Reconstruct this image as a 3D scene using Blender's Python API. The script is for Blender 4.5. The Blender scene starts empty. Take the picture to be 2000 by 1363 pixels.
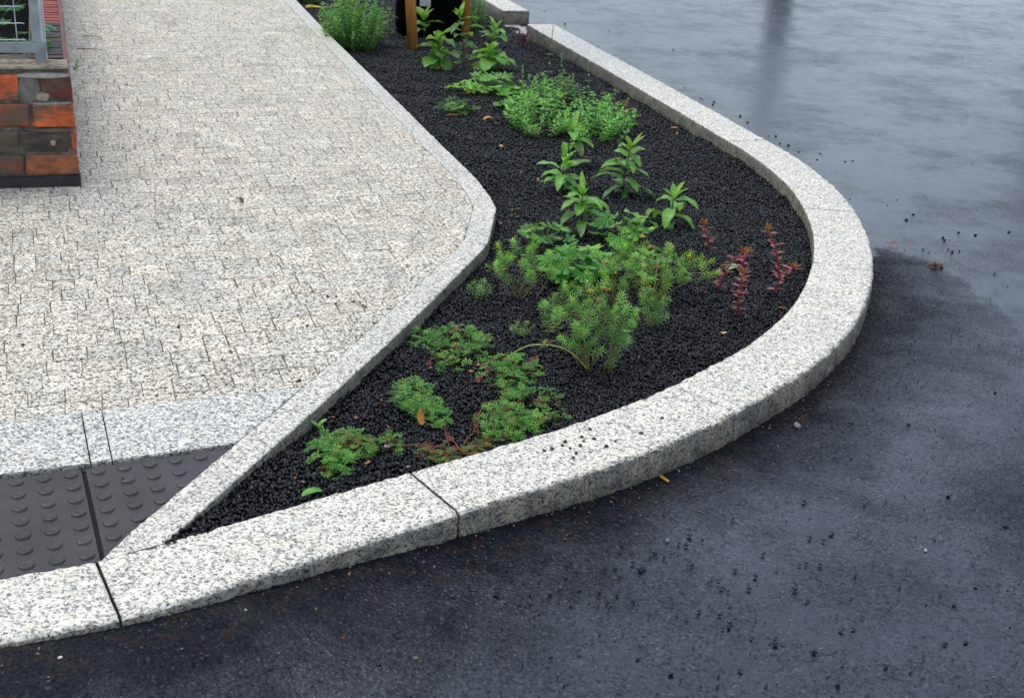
import bpy, math, random
import numpy as np
from mathutils import Vector, Matrix, noise

random.seed(7)
rng = np.random.default_rng(7)
scene = bpy.context.scene
COL = scene.collection

# ------------------------------------------------------------------ camera
F_PX, PITCH, ROLL, HCAM = 2454.06, 0.4133, 0.0593, 1.6366
CX, CY = 1000.0, 681.5
fw = np.array([0, math.cos(PITCH), -math.sin(PITCH)])
rt0 = np.array([1.0, 0, 0])
up0 = np.cross(rt0, fw)
rt = rt0 * math.cos(ROLL) + up0 * math.sin(ROLL)
up = -rt0 * math.sin(ROLL) + up0 * math.cos(ROLL)
CAM = np.array([0, 0, HCAM])


def at(u, v, z=0.0):
    """survey: point of the photograph (2000 px wide) -> world point at height z"""
    d = (u - CX) / F_PX * rt - (v - CY) / F_PX * up + fw
    t = (z - HCAM) / d[2]
    p = CAM + d * t
    return Vector((p[0], p[1], z))


def px(p):
    """pixels per metre (2000 px wide photo) at point p"""
    return F_PX / float(np.dot(np.array(p) - CAM, fw))


cam_d = bpy.data.cameras.new('camera')
cam_d.sensor_width = 36
cam_d.lens = F_PX / 2000 * 36
cam_d.clip_end = 500
cam_d.clip_start = 0.05
cam_d.dof.use_dof = True
cam_d.dof.focus_distance = 4.0
cam_d.dof.aperture_fstop = 9
cam = bpy.data.objects.new('camera', cam_d)
COL.objects.link(cam)
M = Matrix.Identity(4)
for i in range(3):
    M[i][0] = rt[i]; M[i][1] = up[i]; M[i][2] = -fw[i]; M[i][3] = CAM[i]
cam.matrix_world = M
scene.camera = cam

# ------------------------------------------------------------------ light
SUN_EL, SUN_AZ = math.radians(60), math.radians(-55)     # azimuth clockwise from +y
world = bpy.data.worlds.new('World')
scene.world = world
world.use_nodes = True
wn = world.node_tree
wn.nodes.clear()


def N(nt, typ, **kw):
    n = nt.nodes.new(typ)
    for k, v in kw.items():
        if k.startswith('i_'):
            key = k[2:]
            key = int(key) if key.isdigit() else key.replace('_', ' ')
            n.inputs[key].default_value = v
        else:
            setattr(n, k, v)
    return n


def L(nt, a, b):
    nt.links.new(a, b)


def ramp(nt, stops, interp='LINEAR'):
    r = nt.nodes.new('ShaderNodeValToRGB')
    e = r.color_ramp.elements
    r.color_ramp.interpolation = interp
    e[0].position = stops[0][0]; e[0].color = (*stops[0][1], 1)
    e[1].position = stops[-1][0]; e[1].color = (*stops[-1][1], 1)
    for p, c in stops[1:-1]:
        x = e.new(p); x.color = (*c, 1)
    return r


def mixc(nt, fac, a, b, blend='MIX'):
    m = nt.nodes.new('ShaderNodeMix')
    m.data_type = 'RGBA'; m.blend_type = blend
    for s, v in ((m.inputs[0], fac), (m.inputs[6], a), (m.inputs[7], b)):
        if hasattr(v, 'is_linked'):
            nt.links.new(v, s)
        elif isinstance(v, (int, float)):
            s.default_value = v
        else:
            s.default_value = (*v, 1) if len(v) == 3 else v
    return m.outputs[2]


def mth(nt, op, a, b=0.0, c=0.0, clamp=False):
    m = nt.nodes.new('ShaderNodeMath')
    m.operation = op; m.use_clamp = clamp
    for s, v in zip(m.inputs, (a, b, c)):
        if hasattr(v, 'is_linked'):
            nt.links.new(v, s)
        else:
            s.default_value = v
    return m.outputs[0]


def maprange(nt, v, a, b, c, d):
    m = nt.nodes.new('ShaderNodeMapRange')
    nt.links.new(v, m.inputs[0])
    for i, x in enumerate((a, b, c, d)):
        m.inputs[i + 1].default_value = x
    return m.outputs[0]


sky = N(wn, 'ShaderNodeTexSky', sky_type='NISHITA', sun_disc=False, sun_elevation=SUN_EL, sun_rotation=SUN_AZ,
        air_density=1.0, dust_density=4.0, ozone_density=1.0)
tc = N(wn, 'ShaderNodeTexCoord')
sepn = N(wn, 'ShaderNodeSeparateXYZ'); L(wn, tc.outputs['Generated'], sepn.inputs[0])
cl = N(wn, 'ShaderNodeTexNoise', i_Scale=2.3, i_Detail=5.0, i_Roughness=0.55)
mp = N(wn, 'ShaderNodeMapping'); mp.inputs['Scale'].default_value = (1, 1, 2.6)
L(wn, tc.outputs['Generated'], mp.inputs[0]); L(wn, mp.outputs[0], cl.inputs[0])
# overcast layer: cloud base brightening towards the zenith, with soft darker billows
grad = ramp(wn, [(0.0, (8.2, 9.4, 11.0)), (0.22, (8.0, 9.3, 11.2)), (0.6, (8.4, 10.0, 12.6)), (1.0, (8.8, 10.0, 11.7))])
L(wn, sepn.outputs[2], grad.inputs[0])
bil = maprange(wn, cl.outputs[0], 0.3, 0.7, 0.66, 1.3)
bilc = N(wn, 'ShaderNodeCombineXYZ')
for i in range(3):
    L(wn, bil, bilc.inputs[i])
clouds = mixc(wn, 1.0, grad.outputs[0], bilc.outputs[0], 'MULTIPLY')
skc = mixc(wn, 0.8, sky.outputs[0], clouds)
bg = N(wn, 'ShaderNodeBackground', i_Strength=0.115)
L(wn, skc, bg.inputs[0])
wo = N(wn, 'ShaderNodeOutputWorld')
L(wn, bg.outputs[0], wo.inputs[0])

sd = bpy.data.lights.new('sun', 'SUN')
sd.energy = 1.4
sd.angle = math.radians(28)
sd.color = (1.0, 0.95, 0.87)
so = bpy.data.objects.new('sun', sd)
COL.objects.link(so)
sv = Vector((math.sin(SUN_AZ) * math.cos(SUN_EL), math.cos(SUN_AZ) * math.cos(SUN_EL), math.sin(SUN_EL)))
so.rotation_euler = (-sv).to_track_quat('-Z', 'Y').to_euler()
so.location = sv * 20

scene.view_settings.view_transform = 'Standard'
scene.view_settings.look = 'None'
scene.view_settings.exposure = 0
scene.render.engine = 'CYCLES'
scene.cycles.max_bounces = 6


# ------------------------------------------------------------------ materials
def new_mat(name):
    m = bpy.data.materials.new(name)
    m.use_nodes = True
    nt = m.node_tree
    nt.nodes.clear()
    out = nt.nodes.new('ShaderNodeOutputMaterial')
    bs = nt.nodes.new('ShaderNodeBsdfPrincipled')
    nt.links.new(bs.outputs[0], out.inputs[0])
    return m, nt, bs, out


def coords(nt, distort=0.0, scale=40):
    t = nt.nodes.new('ShaderNodeNewGeometry').outputs['Position']
    if distort:
        nz = N(nt, 'ShaderNodeTexNoise', i_Scale=scale, i_Detail=2.0)
        L(nt, t, nz.inputs['Vector'])
        va = nt.nodes.new('ShaderNodeVectorMath'); va.operation = 'MULTIPLY_ADD'
        L(nt, nz.outputs['Color'], va.inputs[0])
        va.inputs[1].default_value = (distort,) * 3
        L(nt, t, va.inputs[2])
        return va.outputs[0]
    return t


def simple_mat(name, col, rough=0.6, var=0.25, nscale=30, metal=0.0, bump=0.2, bscale=200, spec=0.5):
    m, nt, bs, out = new_mat(name)
    t = coords(nt)
    nz = N(nt, 'ShaderNodeTexNoise', i_Scale=nscale, i_Detail=4.0); L(nt, t, nz.inputs[0])
    lo = tuple(c * (1 - var) for c in col); hi = tuple(min(1, c * (1 + var)) for c in col)
    r = ramp(nt, [(0.3, lo), (0.7, hi)]); L(nt, nz.outputs[0], r.inputs[0])
    L(nt, r.outputs[0], bs.inputs['Base Color'])
    bs.inputs['Roughness'].default_value = rough
    bs.inputs['Metallic'].default_value = metal
    bs.inputs['Specular IOR Level'].default_value = spec
    n2 = N(nt, 'ShaderNodeTexNoise', i_Scale=bscale, i_Detail=3.0); L(nt, t, n2.inputs[0])
    b = N(nt, 'ShaderNodeBump', i_Strength=bump, i_Distance=0.002)
    L(nt, n2.outputs[0], b.inputs['Height']); L(nt, b.outputs[0], bs.inputs['Normal'])
    return m


def granite(name, scale, stops, stain=0.35, side_dark=0.55, warm=0.3, joint=False, bump=0.35, rough=0.5, fine=2.3):
    m, nt, bs, out = new_mat(name)
    t = coords(nt, 0.006, 120)
    v = N(nt, 'ShaderNodeTexVoronoi', i_Scale=scale); L(nt, t, v.inputs['Vector'])
    sp = N(nt, 'ShaderNodeSeparateColor'); L(nt, v.outputs['Color'], sp.inputs[0])
    v2 = N(nt, 'ShaderNodeTexVoronoi', i_Scale=scale * fine); L(nt, t, v2.inputs['Vector'])
    sp2 = N(nt, 'ShaderNodeSeparateColor'); L(nt, v2.outputs['Color'], sp2.inputs[0])
    mx = mth(nt, 'ADD', mth(nt, 'MULTIPLY', sp.outputs[0], 0.62), mth(nt, 'MULTIPLY', sp2.outputs[0], 0.38))
    # clusters of dark and light minerals
    cn = N(nt, 'ShaderNodeTexNoise', i_Scale=scale * 0.33, i_Detail=2.0); L(nt, t, cn.inputs[0])
    mx = mth(nt, 'ADD', mx, maprange(nt, cn.outputs[0], 0.25, 0.75, -0.09, 0.09))
    r = ramp(nt, stops); L(nt, mx, r.inputs[0])
    pos = coords(nt)
    # warm feldspar / rust tint in broad patches
    wn_ = N(nt, 'ShaderNodeTexNoise', i_Scale=9.0, i_Detail=5.0, i_Roughness=0.65); L(nt, pos, wn_.inputs[0])
    wf = maprange(nt, wn_.outputs[0], 0.52, 0.72, 0.0, warm)
    c = mixc(nt, wf, r.outputs[0], (1.0, 0.86, 0.62), 'MULTIPLY')
    # damp blotches
    dn = N(nt, 'ShaderNodeTexNoise', i_Scale=3.2, i_Detail=6.0, i_Roughness=0.6); L(nt, pos, dn.inputs[0])
    df = maprange(nt, dn.outputs[0], 0.5, 0.75, 0.0, stain)
    c = mixc(nt, df, c, (0.60, 0.62, 0.64), 'MULTIPLY')
    if joint:
        at_ = N(nt, 'ShaderNodeAttribute', attribute_name='tint')
        c = mixc(nt, 1.0, c, at_.outputs['Color'], 'MULTIPLY')
    # hewn and wet faces below the arris
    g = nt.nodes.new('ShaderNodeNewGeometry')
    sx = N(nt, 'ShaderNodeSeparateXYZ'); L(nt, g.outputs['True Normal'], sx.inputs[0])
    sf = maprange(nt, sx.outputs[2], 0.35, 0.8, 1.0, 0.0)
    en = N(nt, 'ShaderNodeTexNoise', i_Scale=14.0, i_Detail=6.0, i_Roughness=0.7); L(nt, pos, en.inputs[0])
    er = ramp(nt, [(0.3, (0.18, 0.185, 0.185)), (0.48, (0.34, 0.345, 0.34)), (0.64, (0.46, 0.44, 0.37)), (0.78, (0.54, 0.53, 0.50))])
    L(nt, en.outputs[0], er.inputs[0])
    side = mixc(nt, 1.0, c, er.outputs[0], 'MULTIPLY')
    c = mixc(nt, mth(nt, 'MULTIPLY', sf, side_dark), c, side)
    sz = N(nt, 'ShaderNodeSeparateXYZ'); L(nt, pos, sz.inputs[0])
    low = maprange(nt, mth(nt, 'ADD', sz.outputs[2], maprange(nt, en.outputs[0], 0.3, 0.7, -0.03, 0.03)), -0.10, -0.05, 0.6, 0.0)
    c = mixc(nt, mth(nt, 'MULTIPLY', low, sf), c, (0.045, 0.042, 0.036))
    scn = N(nt, 'ShaderNodeTexNoise', i_Scale=30.0, i_Detail=8.0, i_Roughness=0.75); L(nt, pos, scn.inputs[0])
    c = mixc(nt, maprange(nt, scn.outputs[0], 0.60, 0.78, 0.0, 0.55), c, (0.20, 0.185, 0.16), 'MULTIPLY')
    c = mixc(nt, 1.0, c, (1.035, 1.0, 0.945), 'MULTIPLY')
    L(nt, c, bs.inputs['Base Color'])
    L(nt, maprange(nt, dn.outputs[0], 0.4, 0.7, rough + 0.1, rough - 0.15), bs.inputs['Roughness'])
    bs.inputs['Specular IOR Level'].default_value = 0.35
    bn = N(nt, 'ShaderNodeTexNoise', i_Scale=scale * 1.1, i_Detail=4.0); L(nt, pos, bn.inputs[0])
    b = N(nt, 'ShaderNodeBump', i_Strength=bump, i_Distance=0.003)
    L(nt, bn.outputs[0], b.inputs['Height']); L(nt, b.outputs[0], bs.inputs['Normal'])
    return m


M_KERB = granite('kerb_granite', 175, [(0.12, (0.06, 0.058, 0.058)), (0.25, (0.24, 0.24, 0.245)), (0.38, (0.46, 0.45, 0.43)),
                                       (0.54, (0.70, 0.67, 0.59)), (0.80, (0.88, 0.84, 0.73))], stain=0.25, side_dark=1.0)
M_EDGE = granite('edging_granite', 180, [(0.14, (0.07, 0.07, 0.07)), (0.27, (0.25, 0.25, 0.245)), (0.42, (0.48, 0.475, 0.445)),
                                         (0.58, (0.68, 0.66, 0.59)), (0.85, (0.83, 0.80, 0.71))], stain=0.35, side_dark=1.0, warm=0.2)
M_SLAB = granite('slab_granite', 165, [(0.16, (0.07, 0.077, 0.085)), (0.32, (0.25, 0.265, 0.285)), (0.46, (0.47, 0.475, 0.47)),
                                       (0.62, (0.68, 0.66, 0.60)), (0.85, (0.84, 0.81, 0.72))], stain=0.3, warm=0.25)
M_PAVER = granite('paver_granite_chip', 165, [(0.20, (0.035, 0.032, 0.028)), (0.31, (0.19, 0.175, 0.15)), (0.42, (0.46, 0.43, 0.375)),
                                              (0.56, (0.70, 0.665, 0.585)), (0.85, (0.87, 0.83, 0.735))],
                  stain=0.3, warm=0.12, joint=True, rough=0.6, side_dark=0.35)


def foliage_mat(name, rough=0.38, trans=0.35, gain=1.0):
    m, nt, bs, out = new_mat(name)
    a = N(nt, 'ShaderNodeAttribute', attribute_name='tint')
    t = coords(nt)
    nz = N(nt, 'ShaderNodeTexNoise', i_Scale=60, i_Detail=3.0); L(nt, t, nz.inputs[0])
    r = ramp(nt, [(0.3, (0.72 * gain, 0.74 * gain, 0.7 * gain)), (0.7, (1.2 * gain, 1.18 * gain, 1.1 * gain))]); L(nt, nz.outputs[0], r.inputs[0])
    c = mixc(nt, 1.0, a.outputs['Color'], r.outputs[0], 'MULTIPLY')
    L(nt, c, bs.inputs['Base Color'])
    bs.inputs['Roughness'].default_value = rough
    bs.inputs['Specular IOR Level'].default_value = 0.4
    tr = nt.nodes.new('ShaderNodeBsdfTranslucent')
    c2 = mixc(nt, 1.0, c, (1.3, 1.25, 0.5), 'MULTIPLY')
    L(nt, c2, tr.inputs[0])
    ms = nt.nodes.new('ShaderNodeMixShader'); ms.inputs[0].default_value = trans
    L(nt, bs.outputs[0], ms.inputs[1]); L(nt, tr.outputs[0], ms.inputs[2])
    L(nt, ms.outputs[0], out.inputs[0])
    return m


M_LEAF = foliage_mat('leaf', gain=1.9, trans=0.4)
M_STEM = foliage_mat('stem', rough=0.45, trans=0.0)
M_PETAL = foliage_mat('petal', rough=0.6, trans=0.3)


def attr_mat(name, rough=0.5, spec=0.5, bump=0.3, bscale=300, nvar=0.3, nscale=80, attr='tint'):
    m, nt, bs, out = new_mat(name)
    a = N(nt, 'ShaderNodeAttribute', attribute_name=attr)
    t = coords(nt)
    nz = N(nt, 'ShaderNodeTexNoise', i_Scale=nscale, i_Detail=4.0); L(nt, t, nz.inputs[0])
    r = ramp(nt, [(0.3, (1 - nvar,) * 3), (0.7, (1 + nvar,) * 3)]); L(nt, nz.outputs[0], r.inputs[0])
    L(nt, mixc(nt, 1.0, a.outputs['Color'], r.outputs[0], 'MULTIPLY'), bs.inputs['Base Color'])
    bs.inputs['Roughness'].default_value = rough
    bs.inputs['Specular IOR Level'].default_value = spec
    n2 = N(nt, 'ShaderNodeTexNoise', i_Scale=bscale, i_Detail=3.0); L(nt, t, n2.inputs[0])
    b = N(nt, 'ShaderNodeBump', i_Strength=bump, i_Distance=0.002)
    L(nt, n2.outputs[0], b.inputs['Height']); L(nt, b.outputs[0], bs.inputs['Normal'])
    return m


M_GRAVEL = attr_mat('black_gravel', rough=0.24, spec=0.33, bump=0.4, bscale=500)
M_CHIP = attr_mat('bark_chip', rough=0.6)
M_SOIL = simple_mat('dark_soil', (0.012, 0.012, 0.013), 0.8, bump=0.8, bscale=90)
M_SAND = simple_mat('joint_sand', (0.15, 0.11, 0.07), 0.9, 0.6, 17)
M_TACT = None


def tactile_mat():
    m, nt, bs, out = new_mat('tactile_concrete')
    t = coords(nt)
    nz = N(nt, 'ShaderNodeTexNoise', i_Scale=7, i_Detail=6.0, i_Roughness=0.65); L(nt, t, nz.inputs[0])
    r = ramp(nt, [(0.3, (0.018, 0.0145, 0.013)), (0.55, (0.032, 0.026, 0.023)), (0.75, (0.055, 0.045, 0.037))]); L(nt, nz.outputs[0], r.inputs[0])
    sp = N(nt, 'ShaderNodeTexVoronoi', i_Scale=150); L(nt, t, sp.inputs['Vector'])
    c = mixc(nt, maprange(nt, sp.outputs['Distance'], 0.0, 0.25, 0.35, 0.0), r.outputs[0], (0.12, 0.11, 0.105))
    L(nt, c, bs.inputs['Base Color'])
    L(nt, maprange(nt, nz.outputs[0], 0.35, 0.65, 0.46, 0.18), bs.inputs['Roughness'])
    bs.inputs['Specular IOR Level'].default_value = 0.42
    n2 = N(nt, 'ShaderNodeTexNoise', i_Scale=190, i_Detail=4.0); L(nt, t, n2.inputs[0])
    b = N(nt, 'ShaderNodeBump', i_Strength=0.6, i_Distance=0.002)
    L(nt, n2.outputs[0], b.inputs['Height']); L(nt, b.outputs[0], bs.inputs['Normal'])
    return m


M_TACT = tactile_mat()


def asphalt_mat():
    m, nt, bs, out = new_mat('wet_asphalt')
    t = coords(nt)
    wet = N(nt, 'ShaderNodeAttribute', attribute_name='wet').outputs['Fac']
    # broken edge of the water film
    en = N(nt, 'ShaderNodeTexNoise', i_Scale=5.0, i_Detail=6.0, i_Roughness=0.62); L(nt, t, en.inputs[0])
    w = mth(nt, 'ADD', wet, maprange(nt, en.outputs[0], 0.3, 0.7, -0.24, 0.24), clamp=True)
    pn = N(nt, 'ShaderNodeTexNoise', i_Scale=1.9, i_Detail=7.0, i_Roughness=0.66); L(nt, t, pn.inputs[0])
    w = mth(nt, 'MULTIPLY', w, maprange(nt, pn.outputs[0], 0.34, 0.56, 0.72, 1.0), clamp=True)
    # stone chippings in the binder
    v = N(nt, 'ShaderNodeTexVoronoi', i_Scale=160); L(nt, coords(nt, 0.004, 90), v.inputs['Vector'])
    sp = N(nt, 'ShaderNodeSeparateColor'); L(nt, v.outputs['Color'], sp.inputs[0])
    r = ramp(nt, [(0.0, (0.002, 0.0026, 0.0045)), (0.5, (0.0042, 0.0054, 0.009)), (0.88, (0.009, 0.011, 0.017)), (0.965, (0.024, 0.025, 0.030)), (0.99, (0.06, 0.058, 0.055))])
    L(nt, sp.outputs[0], r.inputs[0])
    bn = N(nt, 'ShaderNodeTexNoise', i_Scale=1.7, i_Detail=6.0); L(nt, t, bn.inputs[0])
    c = mixc(nt, maprange(nt, bn.outputs[0], 0.4, 0.7, 0.0, 0.6), r.outputs[0], (0.010, 0.013, 0.019))
    # brown silt near the kerb foot
    silt = N(nt, 'ShaderNodeAttribute', attribute_name='silt').outputs['Fac']
    sn = N(nt, 'ShaderNodeTexNoise', i_Scale=22, i_Detail=6.0, i_Roughness=0.75); L(nt, t, sn.inputs[0])
    sfac = mth(nt, 'MULTIPLY', silt, maprange(nt, sn.outputs[0], 0.5, 0.7, 0.0, 0.8))
    c = mixc(nt, sfac, c, (0.055, 0.032, 0.018))
    L(nt, c, bs.inputs['Base Color'])
    rn = N(nt, 'ShaderNodeTexNoise', i_Scale=11, i_Detail=7.0, i_Roughness=0.68); L(nt, t, rn.inputs[0])
    rr = maprange(nt, w, 0.0, 1.0, 0.42, 0.15)
    rr = mth(nt, 'ADD', rr, maprange(nt, rn.outputs[0], 0.3, 0.7, -0.06, 0.10), clamp=True)
    L(nt, rr, bs.inputs['Roughness'])
    bs.inputs['IOR'].default_value = 1.40
    spl = mth(nt, 'MULTIPLY', maprange(nt, w, 0.1, 0.8, 0.17, 1.25), maprange(nt, pn.outputs[0], 0.34, 0.64, 0.66, 1.05))
    pit = N(nt, 'ShaderNodeTexNoise', i_Scale=75, i_Detail=3.0, i_Roughness=0.6); L(nt, t, pit.inputs[0])
    pf = maprange(nt, pit.outputs[0], 0.54, 0.68, 1.0, 0.25)
    chip = maprange(nt, sp.outputs[1], 0.0, 1.0, 0.55, 1.3)
    grain = mth(nt, 'MULTIPLY', pf, chip)
    fl = maprange(nt, w, 0.8, 1.0, 1.0, 0.12)
    gm = mth(nt, 'ADD', mth(nt, 'MULTIPLY', grain, fl), mth(nt, 'SUBTRACT', 1.0, fl))
    L(nt, mth(nt, 'MULTIPLY', spl, gm), bs.inputs['Specular IOR Level'])
    # height: chippings + pocked surface, drowned where the film stands
    n2 = N(nt, 'ShaderNodeTexNoise', i_Scale=42, i_Detail=5.0, i_Roughness=0.7); L(nt, t, n2.inputs[0])
    vb = N(nt, 'ShaderNodeTexVoronoi', i_Scale=85); L(nt, coords(nt, 0.008, 60), vb.inputs['Vector'])
    h = mth(nt, 'ADD', mth(nt, 'MULTIPLY', v.outputs['Distance'], -0.7), mth(nt, 'ADD', mth(nt, 'MULTIPLY', vb.outputs['Distance'], -0.8), mth(nt, 'MULTIPLY', n2.outputs[0], 1.3)))
    rip = N(nt, 'ShaderNodeTexNoise', i_Scale=24, i_Detail=4.0, i_Roughness=0.6); L(nt, t, rip.inputs[0])
    b = N(nt, 'ShaderNodeBump', i_Distance=0.004)
    L(nt, h, b.inputs['Height']); L(nt, maprange(nt, w, 0.0, 1.0, 1.0, 0.07), b.inputs['Strength'])
    b2 = N(nt, 'ShaderNodeBump', i_Distance=0.004)
    L(nt, rip.outputs[0], b2.inputs['Height']); b2.inputs['Strength'].default_value = 0.09
    L(nt, b.outputs[0], b2.inputs['Normal']); L(nt, b2.outputs[0], bs.inputs['Normal'])
    return m


M_ROAD = asphalt_mat()


# ------------------------------------------------------------------ mesh helpers
class MB:
    def __init__(s):
        s.v = []; s.f = []; s.c = []; s.n = 0

    def add(s, verts, faces, col=(1, 1, 1)):
        o = s.n
        s.v.extend(tuple(p) for p in verts)
        s.f.extend(tuple(i + o for i in f) for f in faces)
        s.n += len(verts)
        if len(col) == len(verts) and not isinstance(col[0], (int, float)):
            s.c.extend(col)
        else:
            s.c.extend([tuple(col)] * len(verts))

    def box(s, o, ex, ey, ez, col=(1, 1, 1), jit=0.0):
        o, ex, ey, ez = map(Vector, (o, ex, ey, ez))
        vs = [o, o + ex, o + ex + ey, o + ey, o + ez, o + ex + ez, o + ex + ey + ez, o + ey + ez]
        if jit:
            vs = [p + Vector((random.uniform(-jit, jit), random.uniform(-jit, jit), random.uniform(-jit, jit))) for p in vs]
        s.add(vs, [(0, 3, 2, 1), (4, 5, 6, 7), (0, 1, 5, 4), (1, 2, 6, 5), (2, 3, 7, 6), (3, 0, 4, 7)], col)

    def tube(s, pts, r0, r1=None, n=5, col=(1, 1, 1), cap=True, col2=None):
        r1 = r0 if r1 is None else r1
        pts = [Vector(p) for p in pts]
        k = len(pts)
        vs = []; cs = []
        col2 = col2 or col
        for i, p in enumerate(pts):
            d = (pts[min(i + 1, k - 1)] - pts[max(i - 1, 0)])
            d = d.normalized() if d.length > 1e-9 else Vector((0, 0, 1))
            a = d.orthogonal().normalized() if abs(d.z) < 0.98 else Vector((1, 0, 0))
            if abs(d.z) < 0.98:
                a = Vector((0, 0, 1)).cross(d).normalized()
            b = d.cross(a).normalized()
            t = i / max(1, k - 1)
            r = r0 + (r1 - r0) * t
            cc = tuple(col[q] + (col2[q] - col[q]) * t for q in range(3))
            for j in range(n):
                th = 2 * math.pi * j / n
                vs.append(p + a * (math.cos(th) * r) + b * (math.sin(th) * r)); cs.append(cc)
        fs = []
        for i in range(k - 1):
            for j in range(n):
                fs.append((i * n + j, i * n + (j + 1) % n, (i + 1) * n + (j + 1) % n, (i + 1) * n + j))
        if cap:
            fs.append(tuple(range(n))[::-1]); fs.append(tuple((k - 1) * n + j for j in range(n)))
        s.add(vs, fs, cs)

    def build(s, name, mat, parent=None, smooth=False):
        me = bpy.data.meshes.new(name)
        me.from_pydata([tuple(p) for p in s.v], [], s.f)
        ca = me.color_attributes.new('tint', 'FLOAT_COLOR', 'POINT')
        arr = np.ones((len(s.v), 4), np.float32)
        if s.c:
            arr[:, :3] = np.array(s.c, np.float32)
        ca.data.foreach_set('color', arr.ravel())
        if smooth:
            me.polygons.foreach_set('use_smooth', [True] * len(me.polygons))
        me.materials.append(mat)
        me.update()
        o = bpy.data.objects.new(name, me)
        COL.objects.link(o)
        if parent is not None:
            o.parent = parent
            o.matrix_parent_inverse = Matrix.Translation(-parent.location)
        return o


def tag(o, label=None, cat=None, group=None, kind=None):
    if label: o['label'] = label
    if cat: o['category'] = cat
    if group: o['group'] = group
    if kind: o['kind'] = kind
    return o


def thing(name, loc, label, cat, group=None):
    o = bpy.data.objects.new(name, None)
    o.empty_display_size = 0.05
    COL.objects.link(o)
    o.location = loc
    return tag(o, label, cat, group)


def resample(P, step):
    P = np.array(P, float)
    d = np.r_[0, np.cumsum(np.hypot(*np.diff(P, axis=0).T))]
    n = max(2, int(round(d[-1] / step)) + 1)
    t = np.linspace(0, d[-1], n)
    return np.c_[np.interp(t, d, P[:, 0]), np.interp(t, d, P[:, 1])]


def smooth_line(P, step, sigma, keep_ends=True):
    Q = resample(P, step)
    k = int(3 * sigma / step)
    if k < 1:
        return Q
    w = np.exp(-0.5 * (np.arange(-k, k + 1) * step / sigma) ** 2); w /= w.sum()
    a = 2 * Q[0] - Q[1:k + 1][::-1]; b = 2 * Q[-1] - Q[-k - 1:-1][::-1]
    R = np.r_[a, Q, b]
    return np.c_[np.convolve(R[:, 0], w, 'valid'), np.convolve(R[:, 1], w, 'valid')]


def inside(P, poly):
    x, y = P[:, 0], P[:, 1]
    c = np.zeros(len(P), bool)
    j = len(poly) - 1
    for i in range(len(poly)):
        xi, yi = poly[i]; xj, yj = poly[j]
        hit = ((yi > y) != (yj > y)) & (x < (xj - xi) * (y - yi) / (yj - yi + 1e-12) + xi)
        c ^= hit
        j = i
    return c


def pdist(P, line):
    a = line[:-1]; d = line[1:] - a
    out = np.full(len(P), 1e9)
    dd = (d * d).sum(1) + 1e-12
    for i in range(len(a)):
        t = np.clip(((P - a[i]) @ d[i]) / dd[i], 0, 1)
        q = a[i] + t[:, None] * d[i]
        out = np.minimum(out, np.hypot(P[:, 0] - q[:, 0], P[:, 1] - q[:, 1]))
    return out


# ------------------------------------------------------------------ survey of the kerb lines (world metres)
INNER = [(-1.75, 2.035), (-1.099, 2.309), (-0.925, 2.384), (-0.86, 2.425), (-0.783, 2.487), (-0.655, 2.585), (-0.533, 2.676), (-0.403, 2.774), (-0.246, 2.892), (-0.018, 3.062), (0.159, 3.195), (0.25, 3.274),
         (0.468, 3.482), (0.77, 3.848), (0.912, 4.078), (1.012, 4.272), (1.092, 4.476), (1.177, 4.748), (1.226, 4.969),
         (1.262, 5.18), (1.290, 5.524), (1.284, 5.859), (1.236, 6.19), (1.161, 6.51), (1.097, 6.70), (1.013, 6.957), (0.918, 7.262),
         (0.740, 7.80), (0.523, 8.468), (0.134, 9.609), (-0.033, 10.115)]
inner = smooth_line(INNER, 0.012, 0.085)
outer_pts = []
for i in range(len(inner)):
    a = inner[max(0, i - 3)]; b = inner[min(len(inner) - 1, i + 3)]
    d = (b - a) / np.hypot(*(b - a))
    outer_pts.append(inner[i] + 0.238 * np.array([d[1], -d[0]]))
outer = np.array(outer_pts)
# one-to-one parametrisation along the kerb


def idx_near(line, p):
    return int(np.argmin(np.hypot(line[:, 0] - p[0], line[:, 1] - p[1])))


ROADX = np.array([-3.0, -1.3, -0.9, -0.7, -0.5, -0.3, -0.1, 0.15, 0.44, 1.1, 3.0])
ROADZ = np.array([-0.012, -0.014, -0.019, -0.027, -0.040, -0.056, -0.072, -0.085, -0.095, -0.098, -0.105])


def road_z(x, y):
    z = np.interp(x, ROADX, ROADZ)
    far = np.clip((y - 5) / 4, 0, 1)
    return z * (1 - far) + (-0.105) * far


def gravel_z(x, y):
    return np.interp(y, [2.4, 2.6, 3.2, 4.0, 5.5, 7.0, 8.5, 10, 12, 14], [-0.008, -0.02, -0.048, -0.056, -0.066, -0.076, -0.086, -0.118, -0.125, -0.13])


def on_gravel(u, v):
    z = -0.06
    for _ in range(4):
        p = at(u, v, z)
        z = float(gravel_z(p.x, p.y))
    return at(u, v, z)


def on_road(u, v):
    z = -0.09
    for _ in range(4):
        p = at(u, v, z)
        z = float(road_z(p.x, p.y))
    return at(u, v, z)


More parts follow.
